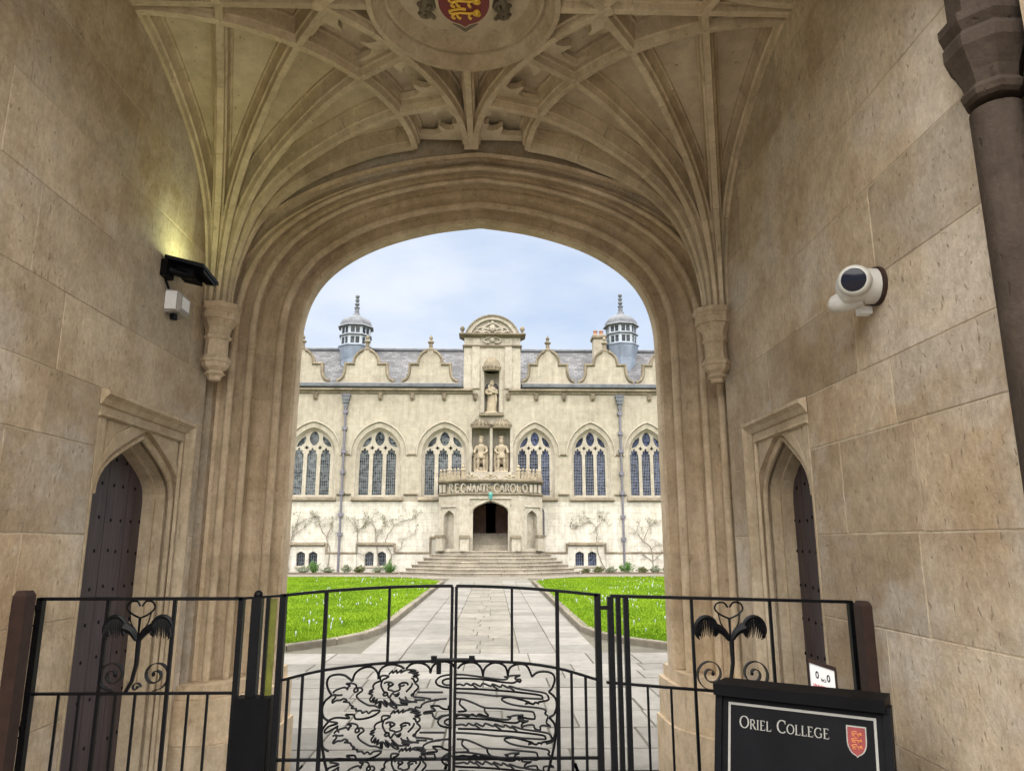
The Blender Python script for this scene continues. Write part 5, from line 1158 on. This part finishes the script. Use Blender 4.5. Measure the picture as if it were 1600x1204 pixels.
def wire(pts, leaf, name, r=0.0036):
    # cut at the meeting line so that each leaf carries its own half
    seg = []; out = []
    for p in pts:
        ok = p[0] < SPLIT if leaf is gl else p[0] > SPLIT
        if ok: seg.append(p)
        elif seg: out.append(seg); seg = []
    if seg: out.append(seg)
    return [[(x, GY, z) for x, z in s_] for s_ in out if len(s_) > 1]
def shift(k, x, z):
    if k == 0: return (x, z)
    if k == 1: return (x + 0.012, z - 0.158)
    return (-0.05 + (x + 0.05) * 0.90 + 0.03, z - 0.305)
for leaf in (gl, gr):
    for k in range(3):
        mb = MB()
        for fn, src in ((A_, lionA), (B_, lionB)):
            for st in src:
                pts = [shift(k, *fn(*p)) for p in st]; pts = curve2(pts, 3)
                for s_ in wire(pts, leaf, 'x'): mb.tube(s_, 0.0044, 5)
        mb.build('lion_head_wirework' if leaf is gl else 'lion_body_wirework', M['iron'], leaf, True)
scA = [[(200,510),(150,430),(130,340),(160,265),(250,235),(350,245),(420,290),(460,330)],[(460,330),(490,230),(560,165),(650,135),(730,150),(790,220),(800,300)],[(800,290),(820,180),(900,115),(1000,105),(1090,130),(1140,165)],[(1160,165),(1220,105),(1320,80),(1420,110),(1470,160),(1480,220)],[(200,510),(110,600),(85,700),(110,800),(180,850)],[(180,850),(100,960),(80,1100),(130,1200),(200,1240)]]
scB = [[(80,195),(100,120),(160,70),(260,60),(330,90),(360,140)],[(390,140),(440,90),(520,70),(600,80),(660,140),(680,230)],[(680,230),(700,140),(780,80),(870,80),(940,130),(965,230)],[(965,230),(985,140),(1060,95),(1150,95),(1200,140),(1240,240)],[(1240,240),(1300,190),(1400,180),(1480,210),(1500,280),(1470,370),(1430,415)],[(1430,415),(1500,480),(1520,570),(1490,670),(1430,705)],[(1430,705),(1490,780),(1500,880),(1460,980),(1390,1000)]]
for leaf, src, fn in ((gl, scA, A_), (gr, scB, B_)):
    for st in src:
        mb = MB(); mb.tube([(x, GY + 0.002, z) for x, z in curve2([fn(*p) for p in st], 5)], 0.0052, 6); mb.build('shield_scallop', M['iron'], leaf, True)
mb = MB(); mb.tube([(x, GY + 0.002, z) for x, z in curve2([B_(80, 195), B_(100, 120), B_(160, 70), B_(250, 58)], 4)], 0.005, 6); mb.build('shield_scallop', M['iron'], gl, True)
for leaf, pts in ((gl, [(-0.545, 1.02), (-0.540, 0.90), (-0.530, 0.77), (-0.488, 0.64), (-0.39, 0.48), (-0.24, 0.34), (-0.003, 0.22)]), (gr, [(0.452, 1.02), (0.447, 0.90), (0.432, 0.77), (0.385, 0.62), (0.30, 0.47), (0.16, 0.32), (0.016, 0.22)])):
    MB().tube([(x, GY - 0.002, z) for x, z in curve2(pts, 5)], 0.006, 6).build('shield_edge', M['iron'], leaf, True)
MB().tube([(-0.078, GY - 0.016, 1.116), (0.10, GY - 0.016, 1.116)], 0.008, 6).build('slide_bolt', M['iron'], gl, True)
MB().box(-0.064, -0.044, GY - 0.022, GY - 0.010, 1.06, 1.113).build('bolt_handle', M['iron'], gl)
for x in (-0.075, 0.085): MB().box(x - 0.012, x + 0.012, GY - 0.026, GY - 0.006, 1.104, 1.132).build('bolt_keeper', M['iron'], gl if x < 0 else gr)
# railings
def spiral(cx, cz, r, turns, a0, sgn, n=40):
    return [(cx + r * (1 - 0.86 * i / n) * math.cos(a0 + sgn * turns * 2 * math.pi * i / n), cz + r * (1 - 0.86 * i / n) * math.sin(a0 + sgn * turns * 2 * math.pi * i / n)) for i in range(n + 1)]
def ribbon(pts, w, d, y, leaf, name):
    railpath(pts, w, d, y).build(name, M['iron'], leaf)
def ornament(root, cx, z0, z1, k):
    # tulip with curled leaves on a stem, scrolls at the foot
    H = z1 - z0
    MB().tube([(cx + a * k, GY, z0 + b * H) for a, b in ((-0.03, 0.0), (-0.008, 0.12), (0.004, 0.3), (0.004, 0.58))], [0.008, 0.008, 0.009, 0.011], 6).build('stem', M['iron'], root, True)
    for s in (-1, 1):
        lf = MB(); pts = curve2([(cx + s * a * k, z0 + b * H) for a, b in ((0.004, 0.56), (0.03, 0.66), (0.062, 0.70))], 4); n = len(pts)
        lf.tube([(x, GY, z) for x, z in pts], [0.010 + 0.016 * i / n for i in range(n)], 6)
        lf.build('leaf_stalk', M['iron'], root, True)
        cl = MB(); c = (cx + s * 0.098 * k, z0 + 0.665 * H); ra, rb = 0.046 * k, 0.058
        arc = [(c[0] - s * ra * math.cos(R(a)), c[1] + rb * math.sin(R(a))) for a in range(0, 200, 12)]
        cl.tube([(x, GY - 0.006, z) for x, z in arc], [0.006 + 0.004 * math.sin(math.pi * i_ / len(arc)) for i_ in range(len(arc))], 6)
        for q, (x, z) in enumerate(arc):
            t = q / (len(arc) - 1); L_ = 0.026 + 0.062 * math.sin(math.pi * min(1, t * 1.05)) * rnd.uniform(0.75, 1.1) ; dx = s * (0.012 - 0.03 * t)
            cl.tube([(x, GY - 0.004, z), (x + dx * 0.3, GY - 0.012, z - L_ * 0.5), (x + dx, GY - 0.002, z - L_)], [0.005, 0.0045, 0.0015], 5)
        cl.build('curled_leaf', M['iron'], root, True)
        pt = MB(); pts = curve2([(cx + s * a * k, z0 + b * H) for a, b in ((0.0, 0.80), (0.035, 0.845), (0.058, 0.91), (0.048, 0.975), (0.02, 0.985), (0.004, 0.93))], 5)
        pt.tube([(x, GY, z) for x, z in pts], 0.0042, 5); pt.tube([(cx, GY, z0 + 0.58 * H), (cx + s * 0.002, GY, z0 + 0.8 * H)], 0.004, 5)
        pt.tube([(cx + s * a * k, GY, z0 + b * H) for a, b in ((0.012, 0.62), (0.038, 0.76), (0.045, 0.86))], 0.003, 5); pt.build('tulip_petal', M['iron'], root, True)
        sp = spiral(cx + s * 0.088 * k, z0 + 0.185 * H, 0.062 * k, 1.75, R(-92) , s)
        ribbon([(x, z) for x, z in sp], 0.0035, 0.026, GY, root, 'scroll')
        MB().ball((sp[-1][0], GY, sp[-1][1]), 0.008, 8, 6).build('scroll_eye', M['iron'], root, True)
    sp = spiral(cx + 0.012 * k, z0 + 0.055 * H, 0.020 * k, 1.2, 0, 1, 20); ribbon(sp, 0.003, 0.02, GY, root, 'small_scroll')
rl = empty('railing', (-1.33, GY, 0)); tag(rl, 'left iron railing panel with tulip and scroll ornament in front of the studded door', 'railing', 'railings beside the gates')
railpath([(-1.757, 1.367), (-0.90, 1.367)], 0.013, 0.03).build('top_rail', M['iron'], rl); railpath([(-1.757, 0.986), (-0.90, 0.986)], 0.010, 0.02).build('middle_rail', M['iron'], rl)
bar(-1.80, ZB, -0.90, ZB, 0.03, 0.015, GY + 0.01).build('bottom_rail', M['iron'], rl)
for x, w in ((-1.757, 0.028), (-0.905, 0.022)): bar(x, 0.0, x, 1.372, w, 0.03).build('end_post', M['iron'], rl)
bar(-1.81, 0.0, -1.81, 1.36, 0.02, 0.02, GY - 0.03).build('wall_bar', M['iron'], rl)
for z in (1.335, 0.86): MB().box(-1.83, -1.75, GY - 0.03, GY + 0.01, z - 0.009, z + 0.009).build('hinge', M['iron'], rl)
for x in (-1.472, -1.19): bar(x, ZB, x, 1.365, 0.014, 0.014).build('panel_upright', M['iron'], rl)
for x in (-1.635, -1.55, -1.40, -1.32, -1.10, -1.02): bar(x, ZB, x, 0.984, 0.009, 0.009).build('lower_upright', M['iron'], rl)
ornament(rl, -1.332, 0.990, 1.362, 1.0)
rr_ = empty('railing', (1.2, GY, 0)); tag(rr_, 'right iron railing panel with tulip and scroll ornament behind the sign board', 'railing', 'railings beside the gates')
railpath([(0.684, 1.375), (1.748, 1.348)], 0.013, 0.03).build('top_rail', M['iron'], rr_); railpath([(0.66, 1.021), (0.912, 1.0), (1.158, 0.981), (1.748, 0.96)], 0.010, 0.02).build('middle_rail', M['iron'], rr_)
bar(0.70, ZB, 1.74, ZB, 0.03, 0.015, GY + 0.01).build('bottom_rail', M['iron'], rr_)
for x, w in ((0.684, 0.026), (0.718, 0.020), (0.752, 0.022), (1.742, 0.022)): bar(x, 0.0, x, 1.372 - (x - 0.684) * 0.025, w, 0.026).build('end_post', M['iron'], rr_)
for x in (1.04, 1.385): bar(x, ZB, x, 1.362, 0.012, 0.012).build('panel_upright', M['iron'], rr_)
for x in (0.835, 0.935, 1.13, 1.23, 1.32, 1.5, 1.6): bar(x, ZB, x, 1.0 - (x - 0.9) * 0.06, 0.009, 0.009).build('lower_upright', M['iron'], rr_)
ornament(rr_, 1.203, 0.985, 1.352, 1.06)
MB().box(0.64, 0.672, GY - 0.008, GY + 0.008, 1.318, 1.334).build('hinge', M['iron'], rr_)
# latch post with lock box and amber panel
lp = empty('latch_post', (-0.83, GY, 0)); tag(lp, 'black gate latch post with lock box and ball top left of the gate', 'gate post')
bar(-0.838, 0.0, -0.838, 1.374, 0.042, 0.042).build('post', M['iron'], lp); MB().ball((-0.838, GY, 1.383), 0.019, 12, 8).build('ball_top', M['iron'], lp, True)
bar(-0.792, 0.0, -0.792, 1.372, 0.012, 0.03).build('rebate_bar', M['iron'], lp)
bar(-0.895, 1.368, -0.74, 1.378, 0.010, 0.024, GY + 0.004).build('head_rail', M['iron'], lp)
MB().box(-0.893, -0.752, GY - 0.05, GY + 0.035, 0.28, 0.972).build('lock_box', M['blackpaint'], lp)
MB().box(-0.784, -0.756, GY + 0.0, GY + 0.004, 0.975, 1.366).build('amber_panel', M['amber'], lp)

# ------------------------------------------------------------------ sign board
A3 = Vector((1.050, 2.90, 0)); B3 = Vector((1.492, 2.60, 0)); bd = (B3 - A3); BW = bd.length; bd.normalize(); bn = Vector((bd.y, -bd.x, 0))      # bn points to the viewer
ZT = 1.09; lean = 0.26
def boardmap(side):
    def mp(u, v, w):       # v: height along the leaning panel from the top down (negative), w: out of the face
        h = ZT + v; off = (ZT - h) / ZT * lean * side + 0.012 * side
        p = A3 + bd * u + bn * (off + w * side); return (p.x, p.y, h)
    return mp
sb = empty('sign_board', (1.27, 2.75, 0)); tag(sb, 'black freestanding sandwich board with cream lettering and a red shield', 'sign')
mf = boardmap(1); mk = boardmap(-1)
for mp, nm in ((mf, 'front_panel'), (mk, 'rear_panel')): MB().plate(mp, [(0, -ZT + 0.03), (BW, -ZT + 0.03), (BW, 0), (0, 0)], [], 0.0, 0.022).build(nm, M['blackpaint'], sb)
MB().plate(lambda u, v, w: ((A3 + bd * u + bn * v).x, (A3 + bd * u + bn * v).y, ZT + w), [(-0.025, -0.075), (BW + 0.012, -0.075), (BW + 0.012, 0.075), (-0.025, 0.075)], [], -0.035, 0.004).build('top_cap', M['blackpaint'], sb)
for u in (-0.012, BW + 0.012): MB().plate(mf, [(u - 0.012, -ZT), (u + 0.012, -ZT), (u + 0.012, -0.02), (u - 0.012, -0.02)], [], -0.02, 0.034).build('side_rail', M['blackpaint'], sb)
fo = [(0.022, -ZT + 0.10), (BW - 0.022, -ZT + 0.10), (BW - 0.022, -0.058), (0.022, -0.058)]; fi = [(0.030, -ZT + 0.108), (BW - 0.030, -ZT + 0.108), (BW - 0.030, -0.066), (0.030, -0.066)]
MB().plate(mf, fo, [fi], 0.0225, 0.0245).build('border_line', M['cream'], sb)
u = 0.062; tz = -0.138; cap = 0.0405; sc_ = 0.031; 
def linetext(txt, u):
    for i, chx in enumerate(txt):
        if chx == ' ': u += 0.016; continue
        s_ = cap if i == 0 or txt[i - 1] == ' ' else sc_
        u += letter(chx, mf, u, tz, s_, 0.125, 0.0225, 0.0242, M['cream'], sb) + 0.002
    return u
ue = linetext('ORIEL COLLEGE', u)
def shp(cx, cz, w, h): return [(cx + x, cz + z) for x, z in shieldpoly(w, h)]
MB().plate(mf, shp(BW - 0.085, -0.132, 0.031, 0.088), [], 0.0225, 0.024).build('shield_border', M['cream'], sb)
MB().plate(mf, shp(BW - 0.085, -0.132, 0.027, 0.080), [], 0.0235, 0.0255).build('shield', M['red'], sb)
for z in (-0.112, -0.131, -0.150): lionsmall(lambda a, b, q: mf(a, b, 0.0262), BW - 0.085, z, 0.016, 0.0015, M['orange'], sb)
# small notice on the right railing
nt_ = empty('notice', (1.545, 3.2, 1.0)); tag(nt_, 'small white notice with black marks and red lettering behind the sign board', 'notice')
NU = lambda u, v, w: (1.50 + u * 0.84, 3.20 - u * 0.12 + w, 1.112 + v * 0.88 - u * 0.27)
MB().plate(NU, [(0, -0.25), (0.112, -0.25), (0.112, 0.0), (0, 0.0)], [], 0.0, 0.008).build('card', M['white'], nt_)
MB().plate(NU, [(-0.008, 0.0), (0.12, 0.0), (0.12, 0.018), (-0.008, 0.018)], [], -0.006, 0.02).build('holder', M['rust'], nt_)
MB().plate(NU, [(0.1125, -0.25), (0.122, -0.25), (0.122, 0.0), (0.1125, 0.0)], [], -0.004, 0.012).build('holder_edge', M['rust'], nt_)
for uu in (0.030, 0.082):
    o_ = arcp(uu, -0.045, 0.008, 0.017, 0, 360, 14)[:-1]; i_ = arcp(uu, -0.045, 0.0035, 0.010, 0, 360, 14)[:-1]
    MB().plate(NU, o_, [i_], -0.0015, -0.0003).build('printed_mark', M['ink'], nt_)
xx = 0.046
for chx in 'NO': xx += letter(chx, NU, xx, -0.068, 0.014, 0.2, -0.0015, -0.0003, M['ink'], nt_) + 0.001
xx = 0.008
for chx in 'UNAUTHORISED': xx += letter(chx, NU, xx, -0.10, 0.0125, 0.2, -0.0015, -0.0003, M['redink'], nt_) + 0.0004

# ------------------------------------------------------------------ wall fittings
fl = empty('floodlight', (-1.76, 4.12, 3.17)); tag(fl, 'black floodlight on the left wall throwing a yellow-green glow upward', 'light')
MB().box(-1.768, -1.73, 4.06, 4.16, 3.12, 3.22).build('wall_plate', M['iron'], fl)
MB().tube([(-1.74, 4.11, 3.17), (-1.69, 4.14, 3.16), (-1.64, 4.2, 3.165)], 0.024, 8).build('arm', M['iron'], fl, True)
FM = lambda u, v, w: (-1.755 + u, 4.12 + v, 3.225 - u * 0.16 - v * 0.10 + w)
MB().plate(FM, [(0.0, -0.05), (0.21, 0.0), (0.21, 0.25), (0.0, 0.20)], [], 0.0, 0.022).build('head', M['iron'], fl)
MB().plate(FM, [(0.04, 0.02), (0.14, 0.04), (0.14, 0.18), (0.04, 0.16)], [], -0.05, -0.001).build('driver_box', M['blackpaint'], fl)
for k in range(6): MB().plate(FM, [(0.145 + k * 0.011, 0.02), (0.149 + k * 0.011, 0.02), (0.149 + k * 0.011, 0.22), (0.145 + k * 0.011, 0.22)], [], -0.022, -0.0005).build('cooling_fin', M['iron'], fl)
MB().plate(FM, [(0.06, -0.01), (0.18, 0.01), (0.18, 0.21), (0.06, 0.18)], [], 0.0225, 0.025).build('lens', M['led'], fl)
al = bpy.data.lights.new('floodlight_lamp', 'AREA'); al.shape = 'RECTANGLE'; al.size = 0.10; al.size_y = 0.18; al.energy = 0.9; al.color = (0.90, 1.0, 0.42)
alo = bpy.data.objects.new('floodlight_lamp', al); link(alo, fl); alo.matrix_parent_inverse = Matrix.Translation(-BASE[fl.name])
alo.location = FM(0.15, 0.10, 0.035); alo.rotation_euler = Vector((0.12, 0.10, -1.0)).to_track_quat('Z', 'Y').to_euler()
jb = empty('junction_box', (-1.76, 4.25, 2.95)); tag(jb, 'pale grey cable box with white label under the floodlight', 'cable box')
MB().loft([[(-1.768, y, z) for y, z in ((4.16, 2.93), (4.34, 2.93), (4.34, 3.07), (4.16, 3.07))], [(-1.70, y, z) for y, z in ((4.17, 2.94), (4.33, 2.94), (4.33, 3.06), (4.17, 3.06))], [(-1.685, y, z) for y, z in ((4.185, 2.955), (4.315, 2.955), (4.315, 3.045), (4.185, 3.045))]]).build('box', M['greyplastic'], jb)
MB().box(-1.684, -1.682, 4.20, 4.30, 2.965, 3.035).build('front_label', M['white'], jb)
MB().box(-1.765, -1.70, 4.150, 4.158, 2.945, 3.055).build('side_label', M['white'], jb)
MB().lathe([(0.022, -0.03), (0.022, 0.0)], (-1.735, 4.22, 2.93), 10).build('gland', M['iron'], jb)
MB().tube([(-1.755, 4.17, 3.07), (-1.765, 4.13, 3.12), (-1.75, 4.10, 3.16)], 0.007, 6).build('cable', M['iron'], jb, True)
# dome camera on the right wall
cc = empty('security_camera', (1.76, 2.80, 2.62)); tag(cc, 'white turret security camera with dark lens on the right wall', 'camera')
def orient(mb, loc, axis, name, mat, par):
    o = mb.build(name, mat, par, True); q = Vector(axis).to_track_quat('Z', 'Y'); o.rotation_euler = q.to_euler(); o.location = loc; return o
orient(MB().lathe([(0.082, 0.0), (0.082, 0.014), (0.07, 0.018)], n=28), (1.769, 2.85, 2.645), (-1, 0, 0), 'gasket', M['rust'], cc)
orient(MB().lathe([(0.074, 0.0), (0.074, 0.05), (0.073, 0.055), (0.075, 0.058), (0.074, 0.11), (0.068, 0.128), (0.05, 0.140), (0.01, 0.145)], n=32), (1.754, 2.85, 2.645), (-1, 0.05, 0), 'body', M['plastic'], cc)
ax = Vector((-0.55, -0.80, -0.12)).normalized(); c0 = Vector((1.655, 2.81, 2.65))
orient(MB().lathe([(0.02, -0.05), (0.058, -0.03), (0.066, 0.0), (0.064, 0.03), (0.056, 0.042), (0.050, 0.046)], n=32), c0, ax, 'turret', M['plastic'], cc)
orient(MB().lathe([(0.050, 0.0), (0.047, 0.006), (0.03, 0.010), (0.002, 0.012)], n=28), c0 + ax * 0.043, ax, 'lens', M['lens'], cc)
MB().tube([(1.70, 2.855, 2.605), (1.668, 2.885, 2.597), (1.636, 2.915, 2.593), (1.612, 2.935, 2.592), (1.60, 2.944, 2.592)], [0.042, 0.046, 0.044, 0.034, 0.016], 20).build('shroud', M['plastic'], cc, True)
MB().box(1.715, 1.765, 2.90, 2.945, 2.545, 2.575).build('cable_gland', M['white'], cc)
